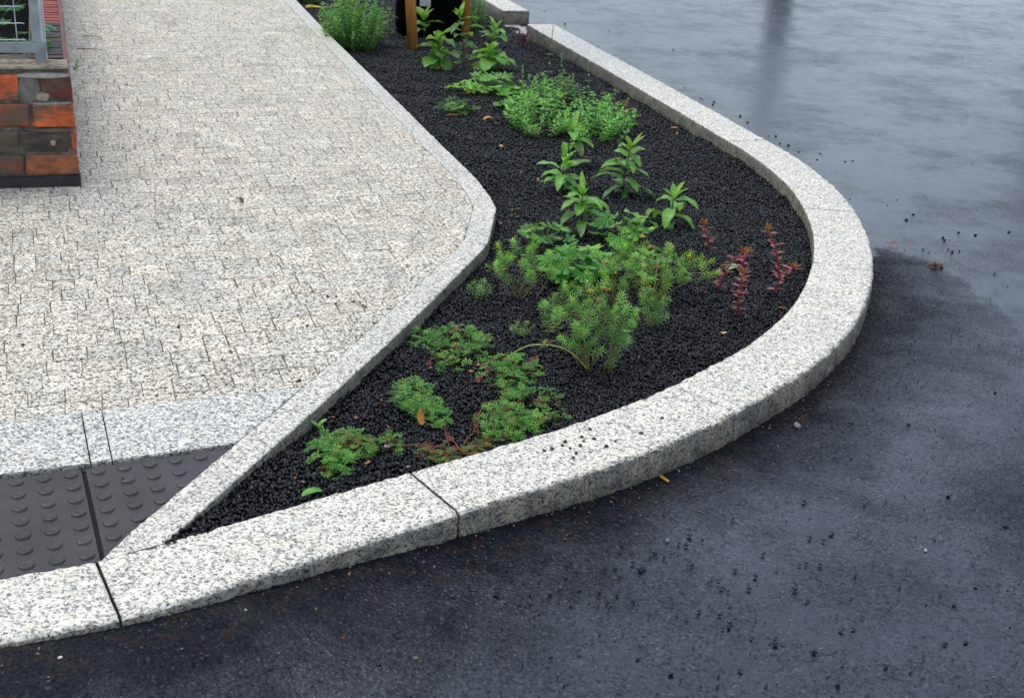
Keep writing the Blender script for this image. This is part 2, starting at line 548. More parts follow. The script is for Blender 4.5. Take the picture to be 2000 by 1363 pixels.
# ------------------------------------------------------------------ kerb stones
def kerb_stone(name, A, B, label, group, mat, zb_in, zb_out, gap0=0.0025, gap1=0.0025, bev_o=0.016, bev_i=0.006, rough_side=0.004, cat='kerb stone', seed=0, rough_in=0.003):
    """solid stone between inner line A and outer line B (same number of points)"""
    A = A.copy(); B = B.copy()
    n = len(A)
    # open the joints: trim ends along the direction of travel
    def trim(i0, i1, g):
        for X in (A, B):
            d = X[i1] - X[i0]; d /= np.hypot(*d)
            X[i0] = X[i0] + d * g
    trim(0, 1, gap0); trim(n - 1, n - 2, gap1)
    rows = []
    zi = [zb_in(*A[i]) for i in range(n)]; zo = [zb_out(*B[i]) for i in range(n)]
    K_side, K_top = 5, 7
    for i in range(n):
        a = Vector((*A[i], 0)); b = Vector((*B[i], 0))
        nrm = (b - a).normalized()
        w = (b - a).length
        prof = []      # (offset from a along nrm, z, side weight, sign)
        for k in range(K_side):
            t = k / K_side
            prof.append((0.0, zi[i] * (1 - t) + (-bev_i) * t, 1, -1))
        for k in range(3):
            th = math.pi / 2 * k / 2
            prof.append((bev_i * (1 - math.cos(th)), -bev_i * (1 - math.sin(th)), 0.35, -1))
        for k in range(1, K_top):
            prof.append((bev_i + (w - bev_i - bev_o) * k / K_top, 0, 0, 0))
        for k in range(4):
            th = math.pi / 2 * k / 3
            prof.append((w - bev_o + bev_o * math.sin(th), -bev_o * (1 - math.cos(th)), 0.5, 1))
        for k in range(K_side):
            t = (k + 1) / K_side
            prof.append((w, -bev_o * (1 - t) + zo[i] * t, 1, 1))
        row = []
        edge = min(i, n - 1 - i)
        for (o_, z_, sw, sg) in prof:
            p = a + nrm * o_; p.z = z_
            q = p * 34 + Vector((seed * 7.1, 0, 0))
            h = noise.noise(q) + 0.6 * noise.noise(q * 2.7) + 0.45 * noise.noise(q * 6.0)
            if sw > 0:
                p = p + nrm * (sg * h * (rough_side if sg > 0 else rough_in) * sw)
                if sw < 1:
                    p.z += h * 0.0028
            else:
                p.z += 0.0009 * h + 0.0012 * noise.noise(p * 3.1)
            if edge == 0 and z_ > -0.03 and (gap0 if i < n - 1 - i else gap1) > 0.0012:
                p.z -= 0.002
            row.append(p)
        rows.append(row)
    m = len(rows[0])
    mb = MB()
    vs = [p for r in rows for p in r]
    fs = []
    for i in range(n - 1):
        for j in range(m - 1):
            fs.append((i * m + j, (i + 1) * m + j, (i + 1) * m + j + 1, i * m + j + 1))
    fs.append(tuple(range(m)))
    fs.append(tuple((n - 1) * m + j for j in range(m))[::-1])
    mb.add(vs, fs)
    o = mb.build(name, mat, smooth=False)
    # smooth shading on the long faces, hard ends
    flags = [True] * len(o.data.polygons)
    flags[-1] = flags[-2] = False
    o.data.polygons.foreach_set('use_smooth', flags)
    tag(o, label, cat, group)
    return o


zi_f = lambda x, y: float(gravel_z(x, y)) - 0.05
zo_f = lambda x, y: float(road_z(x, y)) - 0.05
GK = 'broad granite kerb stones round the planting bed'
js = [0, idx_near(inner, (-0.913, 2.388)), idx_near(inner, (-0.246, 2.892)), idx_near(inner, (0.505, 3.525)), idx_near(inner, (1.281, 5.26)),
      idx_near(inner, (1.297, 5.524)), idx_near(inner, (1.097, 6.70)), len(inner) - 1]
# the joint the photo shows at (1579,545)
js[4] = idx_near(inner, (1.18, 4.77))
k_labels = ['granite kerb stone at the lower left beside the dark tactile paving',
            'granite kerb stone with the narrow tip of the planting bed behind it',
            'granite kerb stone with black pebbles scattered on its top',
            'broad granite kerb stone curving round the near right of the bed',
            'short granite kerb stone at the outermost right of the bend',
            'curved granite kerb stone on the far side of the bend above the red stems',
            'long straight granite kerb stone running away from the bend']
for k in range(7):
    a, b = js[k], js[k + 1]
    g0 = {1: 0.0035, 2: 0.0035, 5: 0.0016, 6: 0.0016}.get(k, 0.0006)
    g1 = {0: 0.0035, 1: 0.0035, 4: 0.0016, 5: 0.0016}.get(k, 0.0006)
    if k == 0: g0 = 0
    st = 1 if k < 6 else 2
    ids = list(range(a, b + 1, st))
    if ids[-1] != b: ids.append(b)
    kerb_stone('kerb_stone', inner[ids], outer[ids], k_labels[k], GK, M_KERB, zi_f, zo_f, g0, g1, seed=k,
               rough_side=0.0075, rough_in=0.002 if k == 6 else 0.0045)
# kerb beyond the water inlet
p0 = at(984, 22); p1 = at(1036, 21)
dirk = np.array([-0.31, 0.95]); dirk /= np.hypot(*dirk)
Afar = np.array([np.array([p0.x, p0.y]) + dirk * t for t in np.arange(0, 3.2, 0.05)])
nf = np.array([dirk[1], -dirk[0]])
Bfar = Afar + nf * 0.225
kerb_stone('kerb_stone', Afar, Bfar, 'granite kerb stone with a square cut end beyond the gap in the kerb', GK, M_KERB,
           lambda x, y: -0.2, lambda x, y: -0.2, 0, 0, bev_o=0.008, seed=9, rough_side=0.002)
# concrete sill in the inlet
mb = MB()
e_in = Vector((*inner[-1], 0)); e_out = Vector((*outer[-1], 0))
q0 = Vector((*Afar[0], 0)); q1 = Vector((*Bfar[0], 0))
zt = -0.112
mid = [(e_in * 1.0) + (e_out - e_in) * 0.0, e_out, q1, q0]
cen = sum((Vector(p) for p in mid), Vector()) / 4
mid = [cen + (p - cen) * 0.985 for p in mid]
vs = [Vector((p.x, p.y, zt)) for p in mid] + [Vector((p.x, p.y, -0.25)) for p in mid]
mb.add(vs, [(0, 1, 2, 3), (0, 4, 5, 1), (1, 5, 6, 2), (2, 6, 7, 3), (3, 7, 4, 0)])
tag(mb.build('inlet_sill', simple_mat('pale_concrete', (0.42, 0.40, 0.36), 0.6, 0.2, 14)), 'pale concrete sill in the gap between two kerb stones', 'sill')

# ------------------------------------------------------------------ narrow edging of the footway
BED = [(-0.783, 2.485), (-0.655, 2.894), (-0.561, 3.19), (-0.41, 3.69), (-0.316, 4.02), (-0.14, 4.68), (-0.118, 4.80), (-0.104, 5.245), (-0.135, 5.40),
       (-0.204, 5.66), (-0.245, 5.78), (-0.41, 6.235), (-0.608, 6.80), (-0.942, 7.745), (-1.283, 8.70), (-1.454, 9.19), (-1.952, 10.64), (-2.65, 12.7)]
bed = smooth_line(BED, 0.012, 0.006)
edge_sw = []
for i in range(len(bed)):
    a = bed[max(0, i - 4)]; b = bed[min(len(bed) - 1, i + 4)]
    d = (b - a) / np.hypot(*(b - a))
    edge_sw.append(bed[i] + 0.099 * np.array([-d[1], d[0]]))
edge_sw = np.array(edge_sw)
edge_sw = smooth_line(edge_sw, 0.012, 0.0)
edge_sw = np.array([edge_sw[int(round(t))] for t in np.linspace(0, len(edge_sw) - 1, len(bed))])
GE = 'narrow granite edging stones between paving and bed'
# first stone continues to the kerb: prepend points so that it meets the broad kerb
d0 = (bed[20] - bed[0]) / np.hypot(*(bed[20] - bed[0]))
zi_e = lambda x, y: -0.10
zo_e = lambda x, y: float(gravel_z(x, y)) - 0.05
ej = [0, idx_near(bed, (-0.561, 3.185)), idx_near(bed, (-0.261, 4.245)), idx_near(bed, (-0.125, 4.75)), idx_near(bed, (-0.245, 5.78)), idx_near(bed, (-1.40, 9.05)), len(bed) - 1]
e_labels = ['narrow edging stone tapering to the kerb beside the tactile paving', 'narrow straight edging stone from the pale slab band up to a fine joint',
            'short narrow edging stone just before the corner', 'edging stone at the corner where the paving juts into the bed',
            'long narrow edging stone running away beyond the corner', 'farthest narrow edging stone beside the bushy plant at the top']
for k in range(6):
    a, b = ej[k], ej[k + 1]
    st = 1 if k < 4 else 2
    ids = list(range(a, b + 1, st))
    if ids[-1] != b: ids.append(b)
    A = edge_sw[ids]; B = bed[ids]
    if k == 0:
        # tip: run the two faces on until they meet the inner face of the broad kerb
        tipB = np.array([-0.79, 2.4825]); tipA = np.array([-0.905, 2.396])
        t = np.linspace(0, 1, 12)[:-1, None]
        A = np.r_[tipA + (A[0] - tipA) * t, A]
        B = np.r_[tipB + (B[0] - tipB) * t, B]
    kerb_stone('edging_stone', A, B, e_labels[k], GE, M_EDGE, zi_e, zo_e, 0.0008, 0.0008, bev_o=0.007, bev_i=0.004, rough_side=0.002,
               cat='edging stone', seed=20 + k, rough_in=0.0008)

# ------------------------------------------------------------------ paving
ANG = math.radians(21)
c1 = np.array([math.cos(ANG), math.sin(ANG)]); c2 = np.array([-math.sin(ANG), math.cos(ANG)])


def clip_poly(P, n_, d_):
    out = []
    for i in range(len(P)):
        a, b = P[i], P[(i + 1) % len(P)]
        da, db = a @ n_ - d_, b @ n_ - d_
        if da <= 0: out.append(a)
        if (da < 0 < db) or (db < 0 < da):
            out.append(a + (b - a) * (da / (da - db)))
    return out


band_a, band_b = at(0, 822), at(310, 786.5)
bd = np.array([band_b.x - band_a.x, band_b.y - band_a.y]); bd /= np.hypot(*bd)
bn_ = np.array([bd[1], -bd[0]])          # towards the camera
band_d = np.array([band_a.x, band_a.y]) @ bn_
halves = [(bn_, band_d - 0.001, None)]
sw_poly = np.r_[(edge_sw + (bed - edge_sw) * 0.9)[::8], [[-6.0, 13.5], [-6.0, 0.0]]]
for i in range(0, len(edge_sw) - 1, 6):
    a = edge_sw[i]; b = edge_sw[min(i + 6, len(edge_sw) - 1)]
    d = (b - a) / np.hypot(*(b - a))
    nn = np.array([d[1], -d[0]])
    halves.append((nn, a @ nn - 0.001, (a + b) / 2))
wall_c = at(155, 363)
wn1 = np.array([math.cos(math.radians(20)), math.sin(math.radians(20))])
wn2 = np.array([-wn1[1], wn1[0]])
mb = MB()
v0 = 0.0
row = 0
origin = np.array([-1.6, 2.6])
vpos = -0.4
while vpos < 11.5:
    hrow = 0.1
    upos = -2.2 + random.uniform(0, 0.1)
    while upos < 4.5:
        wpav = random.choice([0.072, 0.088, 0.1, 0.1, 0.112, 0.13])
        cx_ = origin + c1 * (upos + wpav / 2) + c2 * (vpos + hrow / 2)
        x, y = cx_
        g = random.choice([0.0003, 0.0005, 0.0010, 0.0015, 0.0022])
        P = [origin + c1 * (upos + g) + c2 * (vpos + g), origin + c1 * (upos + wpav - g) + c2 * (vpos + g),
             origin + c1 * (upos + wpav - g) + c2 * (vpos + hrow - g), origin + c1 * (upos + g) + c2 * (vpos + hrow - g)]
        upos += wpav
        # keep what the place needs: in front of the wall's line or right of it
        rel = cx_ - np.array([wall_c.x, wall_c.y])
        if rel @ wn1 < -0.08 and rel @ wn2 > 0.12: continue
        if x < -3.9 or (y < 5.3 and x < -0.52 * y - 0.35): continue
        ok = True
        near_h = [h for h in halves if h[2] is None or np.hypot(*(h[2] - cx_)) < 0.22]
        if y > 2.5 and not inside(cx_[None], sw_poly)[0]: continue
        for (n_, d_, m_) in near_h:
            if cx_ @ n_ - d_ > 0.12: ok = False; break
        if not ok: continue
        for (n_, d_, m_) in near_h:
            if max(p @ n_ - d_ for p in P) > 0:
                P = clip_poly(P, n_, d_)
                if len(P) < 3: break
        if len(P) < 3: continue
        C = sum(P) / len(P)
        area = 0.5 * abs(sum(P[i][0] * P[(i + 1) % len(P)][1] - P[(i + 1) % len(P)][0] * P[i][1] for i in range(len(P))))
        if area < 0.0004: continue
        dz = -0.001 + random.gauss(0, 0.0003)
        tx, ty = random.gauss(0, 0.006), random.gauss(0, 0.006)
        n = len(P)
        rings = []
        for (ins, z) in ((0, -0.03), (0, -0.0018), (0.0016, 0.0)):
            rg = []
            for p in P:
                d = C - p; l = np.hypot(*d)
                q = p + d / l * min(ins * 1.4, l * 0.4)
                rg.append((q[0] + random.gauss(0, 0.0006), q[1] + random.gauss(0, 0.0006), z + dz + (q - C) @ np.array([tx, ty])))
            rings.append(rg)
        fs = []
        for k in range(2):
            for i in range(n):
                fs.append((k * n + i, k * n + (i + 1) % n, (k + 1) * n + (i + 1) % n, (k + 1) * n + i))
        fs.append(tuple(2 * n + i for i in range(n)))
        s = random.gauss(0.95, 0.07)
        wv = random.gauss(0.022, 0.015)
        mb.add(rings[0] + rings[1] + rings[2], fs, (s * (1 + wv), s, s * (1 - wv)))
    vpos += hrow
    row += 1
tag(mb.build('pavement', M_PAVER), kind='structure')
# jointing sand under the stones
ba_ = np.array([band_a.x, band_a.y])
mb = MB()
bcut = ba_ - bd * 1.2 + bn_ * 0.1
bp = [tuple(ba_ - bd * 4 + bn_ * 0.1), tuple(bcut)] + [tuple(edge_sw[i] + (bed[i] - edge_sw[i]) * 0.4) for i in range(0, len(edge_sw), 25) if edge_sw[i] @ bn_ < band_d + 0.1] + [(-3.0, 13.2), (-7, 13.2)]
mb.add([(x, y, -0.0042) for x, y in bp], [tuple(range(len(bp)))])
tag(mb.build('paving_bed', M_SAND), kind='structure')
mb = MB()
mb.add([(-4, 0.9, -0.022), (-0.84, 2.30, -0.022), (-0.45, 3.55, -0.022), (-4, 2.2, -0.022)], [(0, 1, 2, 3)])
tag(mb.build('footing', M_SOIL), kind='structure')

# ------------------------------------------------------------------ pale slab band and tactile plates
GS = 'pale granite slabs between pavers and tactile paving'
tg = math.radians(24.18)
S = 0.065
g1 = np.array([math.cos(tg), math.sin(tg)]); g2 = np.array([math.sin(tg), -math.cos(tg)])
oR = np.array([-16.0485, 43.1849]) * S; oL = np.array([-16.9945, 42.7896]) * S


def slab(name, quad, zt, zb, mat, label, cat, group, bev=0.003):
    Q = [np.array(q) for q in quad]
    C = sum(Q) / len(Q)
    mb = MB()
    n = len(Q)
    rings = []
    for ins, z in ((0, zb), (0, zt - bev), (bev, zt)):
        r = []
        for i, p in enumerate(Q):
            d = C - p; d = d / np.hypot(*d)
            r.append((*(p + d * ins * 1.4), z))
        rings.append(r)
    fs = []
    for k in range(2):
        for i in range(n):
            fs.append((k * n + i, k * n + (i + 1) % n, (k + 1) * n + (i + 1) % n, (k + 1) * n + i))
    fs.append(tuple(2 * n + i for i in range(n)))
    mb.add(rings[0] + rings[1] + rings[2], fs)
    o = mb.build(name, mat)
    tag(o, label, cat, group)
    return o


A_ = lambda u, v: np.array(at(u, v)[:2])
pe0, pe1 = A_(0, 926.5), A_(459, 868)        # far edge of the plates
ped = (pe1 - pe0) / np.hypot(*(pe1 - pe0))
ba = np.array([band_a.x, band_a.y])


def line_x(p, d, q, e):
    m = np.array([[d[0], -e[0]], [d[1], -e[1]]])
    t = np.linalg.solve(m, q - p)
    return p + d * t[0]


ja, jb = A_(159, 806), A_(177, 904)
jc, jd = A_(199, 802), A_(219, 897)
TA, BA = line_x(ba, bd, ja, jb - ja), line_x(pe0, ped, ja, jb - ja)
TB, BB = line_x(ba, bd, jc, jd - jc), line_x(pe0, ped, jc, jd - jc)
gp = ped * 0.0016
lt, lb = ba - bd * 0.9, pe0 - ped * 0.9
# right end runs along the edging stone
i0 = int(np.argmin(pdist(edge_sw, np.array([ba - bd, ba + bd * 3])))); i1 = int(np.argmin(pdist(edge_sw, np.array([pe0 - ped, pe0 + ped * 3]))))
step = -1 if i0 > i1 else 1
rt_edge = [edge_sw[i] for i in range(i0, i1 + step, step * 4)]
if len(rt_edge) < 2: rt_edge = [edge_sw[i0], edge_sw[i1]]
off = np.array([-0.0015, 0.0])
slab('paving_slab', [lb, BA - gp, TA - gp, lt], 0.0, -0.04, M_SLAB, 'long pale granite slab at the left frame edge above the dark plates', 'paving slab', GS)
slab('paving_slab', [BA + gp, BB - gp, TB - gp, TA + gp], 0.0004, -0.04, M_SLAB, 'narrow pale granite slab between two long pale slabs', 'paving slab', GS)
slab('paving_slab', [BB + gp] + [p + off for p in rt_edge[::-1]] + [TB + gp], 0.0, -0.04, M_SLAB, 'long pale granite slab cut to a slant against the edging stone', 'paving slab', GS)


TP = np.array([-0.79, 2.455]); TQ = np.array([-0.405, 3.75])
TD_ = (TQ - TP) / np.hypot(*(TQ - TP)); TN = np.array([TD_[1], -TD_[0]]); TD = (TP - TN * 0.05) @ TN


def tactile(org, i_a, i_b, cols, label, rows=7):
    ja_, jb_ = -0.42, 6.55
    q = [org + g1 * (i_a * S) + g2 * (jb_ * S), org + g1 * (i_b * S) + g2 * (jb_ * S), org + g1 * (i_b * S) + g2 * (ja_ * S), org + g1 * (i_a * S) + g2 * (ja_ * S)]
    q = clip_poly(q, TN, TD)
    o = slab('tactile_plate', q, -0.0065, -0.05, M_TACT, label, 'tactile plate', 'dark tactile paving plates', bev=0.002)
    mb = MB()
    me = o.data
    mb.v = [tuple(v.co) for v in me.vertices]; mb.f = [tuple(p.vertices) for p in me.polygons]; mb.c = [(1, 1, 1)] * len(mb.v); mb.n = len(mb.v)
    for i in cols:
        for j in range(rows):
            c = org + g1 * (i * S) + g2 * (j * S)
            if pdist(c[None], edge_sw)[0] < 0.012 or (inside(c[None], np.r_[edge_sw, bed[::-1]])[0]): continue
            if c[0] > np.interp(c[1], edge_sw[:, 1], edge_sw[:, 0]): continue
            rr = [(0.0185, -0.0066), (0.0176, -0.0042), (0.0155, -0.0024), (0.0135, -0.0026), (0.0060, -0.0036)]
            n = 20
            vs = [(c[0] + r_ * math.cos(2 * math.pi * k / n), c[1] + r_ * math.sin(2 * math.pi * k / n), z_) for r_, z_ in rr for k in range(n)]
            fs = [(a * n + k, a * n + (k + 1) % n, (a + 1) * n + (k + 1) % n, (a + 1) * n + k) for a in range(4) for k in range(n)]
            fs.append(tuple(4 * n + k for k in range(n)))
            mb.add(vs, fs)
    o2 = mb.build('tactile_plate', M_TACT)
    nf = len(me.polygons)
    fl = [False] * nf + [True] * (len(mb.f) - nf)
    o2.data.polygons.foreach_set('use_smooth', fl)
    for k in ('label', 'category', 'group'): o2[k] = o[k]
    bpy.data.objects.remove(o)
    o2.name = 'tactile_plate'


tactile(oR, -0.47, 5.6, range(0, 6), 'dark dimpled tactile plate cut to a triangle against the edging stone')
tactile(oL, -6.6, 0.42, range(-6, 1), 'dark dimpled tactile plate at the lower left of the pavement')

# ------------------------------------------------------------------ road
xs = np.r_[np.linspace(-90, -2.2, 14)[:-1], np.arange(-2.2, 6.4, 0.045), np.linspace(6.4, 90, 14)[1:]]
ys = np.r_[np.linspace(-60, 1.2, 12)[:-1], np.arange(1.2, 8, 0.045), np.arange(8, 16, 0.12), np.linspace(16, 200, 16)]
XX, YY = np.meshgrid(xs, ys)
P = np.c_[XX.ravel(), YY.ravel()]
mid_line = np.r_[(inner + outer) / 2, (Afar + Bfar) / 2]
body = np.r_[[[-60, -20]], [[-60, 1.4]], [[-1.75, 1.75]], mid_line, [[-6, 25], [-60, 60]]]
body = np.r_[[[-60.0, 1.2]], mid_line[5:], [[-20.0, 70.0], [-60.0, 70.0]]]
under = inside(P, body)
Z = road_z(P[:, 0], P[:, 1]) + 0.0
Z = Z + 0.004 * np.sin(P[:, 0] * 2.1 + 0.4) * np.sin(P[:, 1] * 1.7) * (~under)
Z[under] = -0.34
nx, ny = len(xs), len(ys)
ii = (np.arange(ny - 1)[:, None] * nx + np.arange(nx - 1)[None]).ravel()
F = np.c_[ii, ii + 1, ii + nx + 1, ii + nx]
me = bpy.data.meshes.new('road')
me.from_pydata(np.c_[P, Z].tolist(), [], F.tolist())
# water film: stands beyond a line that leaves the kerb at the bend, and in shallow pools nearer
film_line = np.array([on_road(*q)[:2] for q in [(1716, 480), (1780, 500), (1850, 527), (1905, 560), (1950, 600), (2000, 650), (2100, 760)]])
fl_full = np.r_[film_line, [[40, 5]]]
film_poly = np.r_[film_line, [[60.0, 4.0], [90.0, 150.0], [-30.0, 150.0], [-3.0, 14.0]], outer[::-20][:20]]
film_poly = np.r_[[outer[idx_near(outer, (1.50, 5.1))]], film_line, [[60.0, 4.0], [90.0, 190.0], [-60.0, 190.0], [-2.0, 14.0], [0.2, 10.2]], outer[len(outer) - 1:idx_near(outer, (1.5, 5.1)):-10]]
inf = inside(P, film_poly)
df = pdist(P, film_line)
wet = np.where(inf, 1.15 + 0 * df, 0.0)
wet = np.where((~inf), np.clip(0.55 - 0.9 * df, 0, 1), wet)
dk = pdist(P, outer)
near = ~inf
# the nearer roadway: damp and open-textured by the kerb, a thin sheet of water further out
base = 0.74 * np.clip((dk - 0.05) / 0.48, 0, 1) ** 0.8
for (u, v, r, a_) in [(1500, 1060, 0.42, 0.22), (1800, 830, 0.5, 0.18), (1980, 980, 0.20, -0.45), (1560, 1330, 0.5, 0.08), (300, 1340, 0.5, -0.15)]:
    q = on_road(u, v)
    d = np.hypot(P[:, 0] - q.x, (P[:, 1] - q.y) * 0.8)
    base = base + a_ * np.exp(-(d / r) ** 2)
wet = np.where(near, np.maximum(np.clip(base, 0, 0.95), np.clip(0.5 - 2.2 * df, 0, 1) * np.clip(dk / 0.2, 0, 1)), wet)
silt = np.clip(1 - dk / 0.22, 0, 1)
for nm, arr in (('wet', wet), ('silt', silt)):
    at_ = me.attributes.new(nm, 'FLOAT', 'POINT')
    at_.data.foreach_set('value', arr.astype(np.float32))
me.polygons.foreach_set('use_smooth', [True] * len(me.polygons))
me.materials.append(M_ROAD)
ro = bpy.data.objects.new('road', me); COL.objects.link(ro)
tag(ro, kind='structure')

# ------------------------------------------------------------------ planting bed: soil and black gravel
bed_poly = np.r_[(bed + (edge_sw - bed) * 0.12)[::6], [[-2.65, 12.7]], [[-1.0, 13.0]], Afar[::-8] + nf * 0.02, [[-0.02, 10.3]], (inner + (outer - inner) * 0.05)[::-8]]
bed_poly = np.array([q for q in bed_poly if q[1] > 2.46])
mb = MB()
gx = np.arange(-3.0, 1.6, 0.06); gy = np.arange(2.3, 13.2, 0.06)
vid = {}
vs = []
for a, x in enumerate(gx):
    for b, y in enumerate(gy):
        vid[a, b] = len(vs); vs.append((x, y, float(gravel_z(x, y)) - 0.006))
ctr = np.array([(x + 0.03, y + 0.03) for x in gx[:-1] for y in gy[:-1]])
wide = np.r_[(bed + (edge_sw - bed) * 0.5)[::6], [[-2.9, 13.1]], [[-0.8, 13.1]], (Afar + nf * 0.1)[::-8], ((inner + outer) / 2)[::-8]]
wide = np.array([q for q in wide if q[1] > 2.3])
ins = inside(ctr, wide)
fs = []
k = 0
for a in range(len(gx) - 1):
    for b in range(len(gy) - 1):
        if ins[k]: fs.append((vid[a, b], vid[a + 1, b], vid[a + 1, b + 1], vid[a, b + 1]))
        k += 1
mb.add(vs, fs)
tag(mb.build('soil', M_SOIL), kind='structure')

# crushed stones
t_ = (1 + 5 ** 0.5) / 2
ICO = np.array([(-1, t_, 0), (1, t_, 0), (-1, -t_, 0), (1, -t_, 0), (0, -1, t_), (0, 1, t_), (0, -1, -t_), (0, 1, -t_), (t_, 0, -1), (t_, 0, 1), (-t_, 0, -1), (-t_, 0, 1)]) / math.hypot(1, t_)
ICF = np.array([(0, 11, 5), (0, 5, 1), (0, 1, 7), (0, 7, 10), (0, 10, 11), (1, 5, 9), (5, 11, 4), (11, 10, 2), (10, 7, 6), (7, 1, 8), (3, 9, 4), (3, 4, 2), (3, 2, 6), (3, 6, 8), (3, 8, 9), (4, 9, 5), (2, 4, 11), (6, 2, 10), (8, 6, 7), (9, 8, 1)])


CUB = np.array([(x, y, z) for x in (-1, 1) for y in (-1, 1) for z in (-1, 1)], float) * 0.66
CUF = np.array([(0, 1, 3), (0, 3, 2), (4, 6, 7), (4, 7, 5), (0, 4, 5), (0, 5, 1), (2, 3, 7), (2, 7, 6), (0, 2, 6), (0, 6, 4), (1, 5, 7), (1, 7, 3)])


def rand_rot(n):
    q = rng.normal(size=(n, 4)); q /= np.linalg.norm(q, axis=1)[:, None]
    w, x, y, z = q.T
    return np.stack([np.stack([1 - 2 * (y * y + z * z), 2 * (x * y - z * w), 2 * (x * z + y * w)], -1),
                     np.stack([2 * (x * y + z * w), 1 - 2 * (x * x + z * z), 2 * (y * z - x * w)], -1),
                     np.stack([2 * (x * z - y * w), 2 * (y * z + x * w), 1 - 2 * (x * x + y * y)], -1)], 1)


def stones_mesh(name, C, R, mat, tints):
    n = len(C)
    V = CUB[None] * (1 + rng.uniform(-0.5, 0.35, (n, 8, 3)))
    sc = np.stack([R * rng.uniform(1.0, 1.7, n), R * rng.uniform(0.75, 1.1, n), R * rng.uniform(0.4, 0.75, n)], 1)
    V = V * sc[:, None, :]
    V = np.einsum('nij,nkj->nki', rand_rot(n), V) + C[:, None, :]
    Fs = (CUF[None] + 8 * np.arange(n)[:, None, None]).reshape(-1)
    me = bpy.data.meshes.new(name)
    me.vertices.add(n * 8); me.vertices.foreach_set('co', V.astype(np.float32).ravel())
    nl = len(Fs)
    me.loops.add(nl); me.loops.foreach_set('vertex_index', Fs.astype(np.int32))
    me.polygons.add(nl // 3); me.polygons.foreach_set('loop_start', np.arange(0, nl, 3, dtype=np.int32))
    me.update(calc_edges=True)
    ca = me.color_attributes.new('tint', 'FLOAT_COLOR', 'POINT')
    col = np.ones((n, 8, 4), np.float32); col[:, :, :3] = tints[:, None, :]
    ca.data.foreach_set('color', col.ravel())
    me.materials.append(mat)
    o = bpy.data.objects.new(name, me); COL.objects.link(o)
    return o


def jitter_grid(x0, x1, y0, y1, sp):
    gx, gy = np.meshgrid(np.arange(x0, x1, sp), np.arange(y0, y1, sp))
    p = np.c_[gx.ravel(), gy.ravel()]
    return p + rng.uniform(-sp * 0.5, sp * 0.5, p.shape)


near_p = jitter_grid(-1.0, 1.5, 2.4, 5.6, 0.0078)
far_p = jitter_grid(-3.0, 1.5, 5.6, 13.0, 0.0112)
near_p = near_p[inside(near_p, bed_poly)]; far_p = far_p[inside(far_p, bed_poly)]
C2 = np.r_[near_p, far_p]
R = np.r_[0.0040 + 0.0070 * rng.beta(1.5, 2.4, len(near_p)), 0.0052 + 0.0065 * rng.beta(1.6, 2.6, len(far_p))]
und = np.array([noise.noise(Vector((x * 5, y * 5, 0))) for x, y in C2]) * 0.012
CZ = gravel_z(C2[:, 0], C2[:, 1]) + und + rng.uniform(-0.006, 0.007, len(C2))
b_ = rng.gamma(1.2, 0.0042, len(C2)) + 0.0012
rare = rng.random(len(C2)) < 0.0035
tints = np.stack([b_ * 0.9, b_ * 0.96, b_ * 1.25], 1)
tints[rare] = rng.choice([(0.16, 0.13, 0.10), (0.10, 0.05, 0.03), (0.09, 0.09, 0.09)], rare.sum())
gv = stones_mesh('gravel', np.c_[C2, CZ], R, M_GRAVEL, tints)
tag(gv, 'black crushed stone covering the planting bed', 'gravel', kind='stuff')

# fine grit spilled on the road along the kerb
gl = outer[idx_near(outer, (-1.3, 1.95)):idx_near(outer, (1.5, 5.2))]
n = 2600
pi_ = rng.integers(0, len(gl) - 2, n)
tang = gl[pi_ + 1] - gl[pi_]; tang /= np.hypot(*tang.T)[:, None]
nr = np.c_[tang[:, 1], -tang[:, 0]]
gp_ = gl[pi_] + nr * (0.004 + rng.exponential(0.09, n))[:, None] + tang * rng.uniform(-.01, .01, n)[:, None]
n2_ = 900
ex = np.array([on_road(u, v)[:2] for u, v in zip(rng.uniform(600, 2000, n2_), rng.uniform(420, 1363, n2_))])
ex = ex[~inside(ex, np.r_[body])]
ex = ex[pdist(ex, outer) > 0.03]
gp_ = np.r_[gp_, ex]
R = rng.uniform(0.001, 0.0028, len(gp_))
b_ = rng.uniform(0.008, 0.03, len(gp_))
tints = np.stack([b_, b_, b_ * 1.08], 1)
br = rng.random(len(gp_)) < 0.14
R[br] *= 1.35
tints[br] = rng.choice([(0.30, 0.16, 0.08), (0.22, 0.09, 0.05), (0.24, 0.19, 0.14), (0.12, 0.08, 0.05)], br.sum())
gr = stones_mesh('grit', np.c_[gp_, road_z(gp_[:, 0], gp_[:, 1]) + R * 0.4], R, M_GRAVEL, tints)
tag(gr, 'fine grit and leaf crumbs washed along the foot of the kerb', 'grit', kind='stuff')


# single pebbles
def pebble_mesh(seed, r):
    rs = np.random.default_rng(seed)
    V = ICO * (1 + rs.uniform(-0.3, 0.2, (12, 1))) * np.array([1.25, 0.95, 0.62]) * r
    me = bpy.data.meshes.new('pebble')
    me.from_pydata(V.tolist(), [], ICF.tolist())
    ca = me.color_attributes.new('tint', 'FLOAT_COLOR', 'POINT')
    ca.data.foreach_set('color', np.tile([0.012, 0.012, 0.014, 1], 12).astype(np.float32))
    me.materials.append(M_GRAVEL)
    return me


PEB = [pebble_mesh(i, 1.0) for i in range(6)]


def pebble(p, r, label, group, k):
    o = bpy.data.objects.new('pebble', PEB[k % 6])
    COL.objects.link(o)
    o.location = (p[0], p[1], p[2] + r * 0.45)
    o.scale = (r, r, r)
    o.rotation_euler = (random.uniform(-.3, .3), random.uniform(-.3, .3), random.uniform(0, 6.28))
    tag(o, label, 'pebble', group)


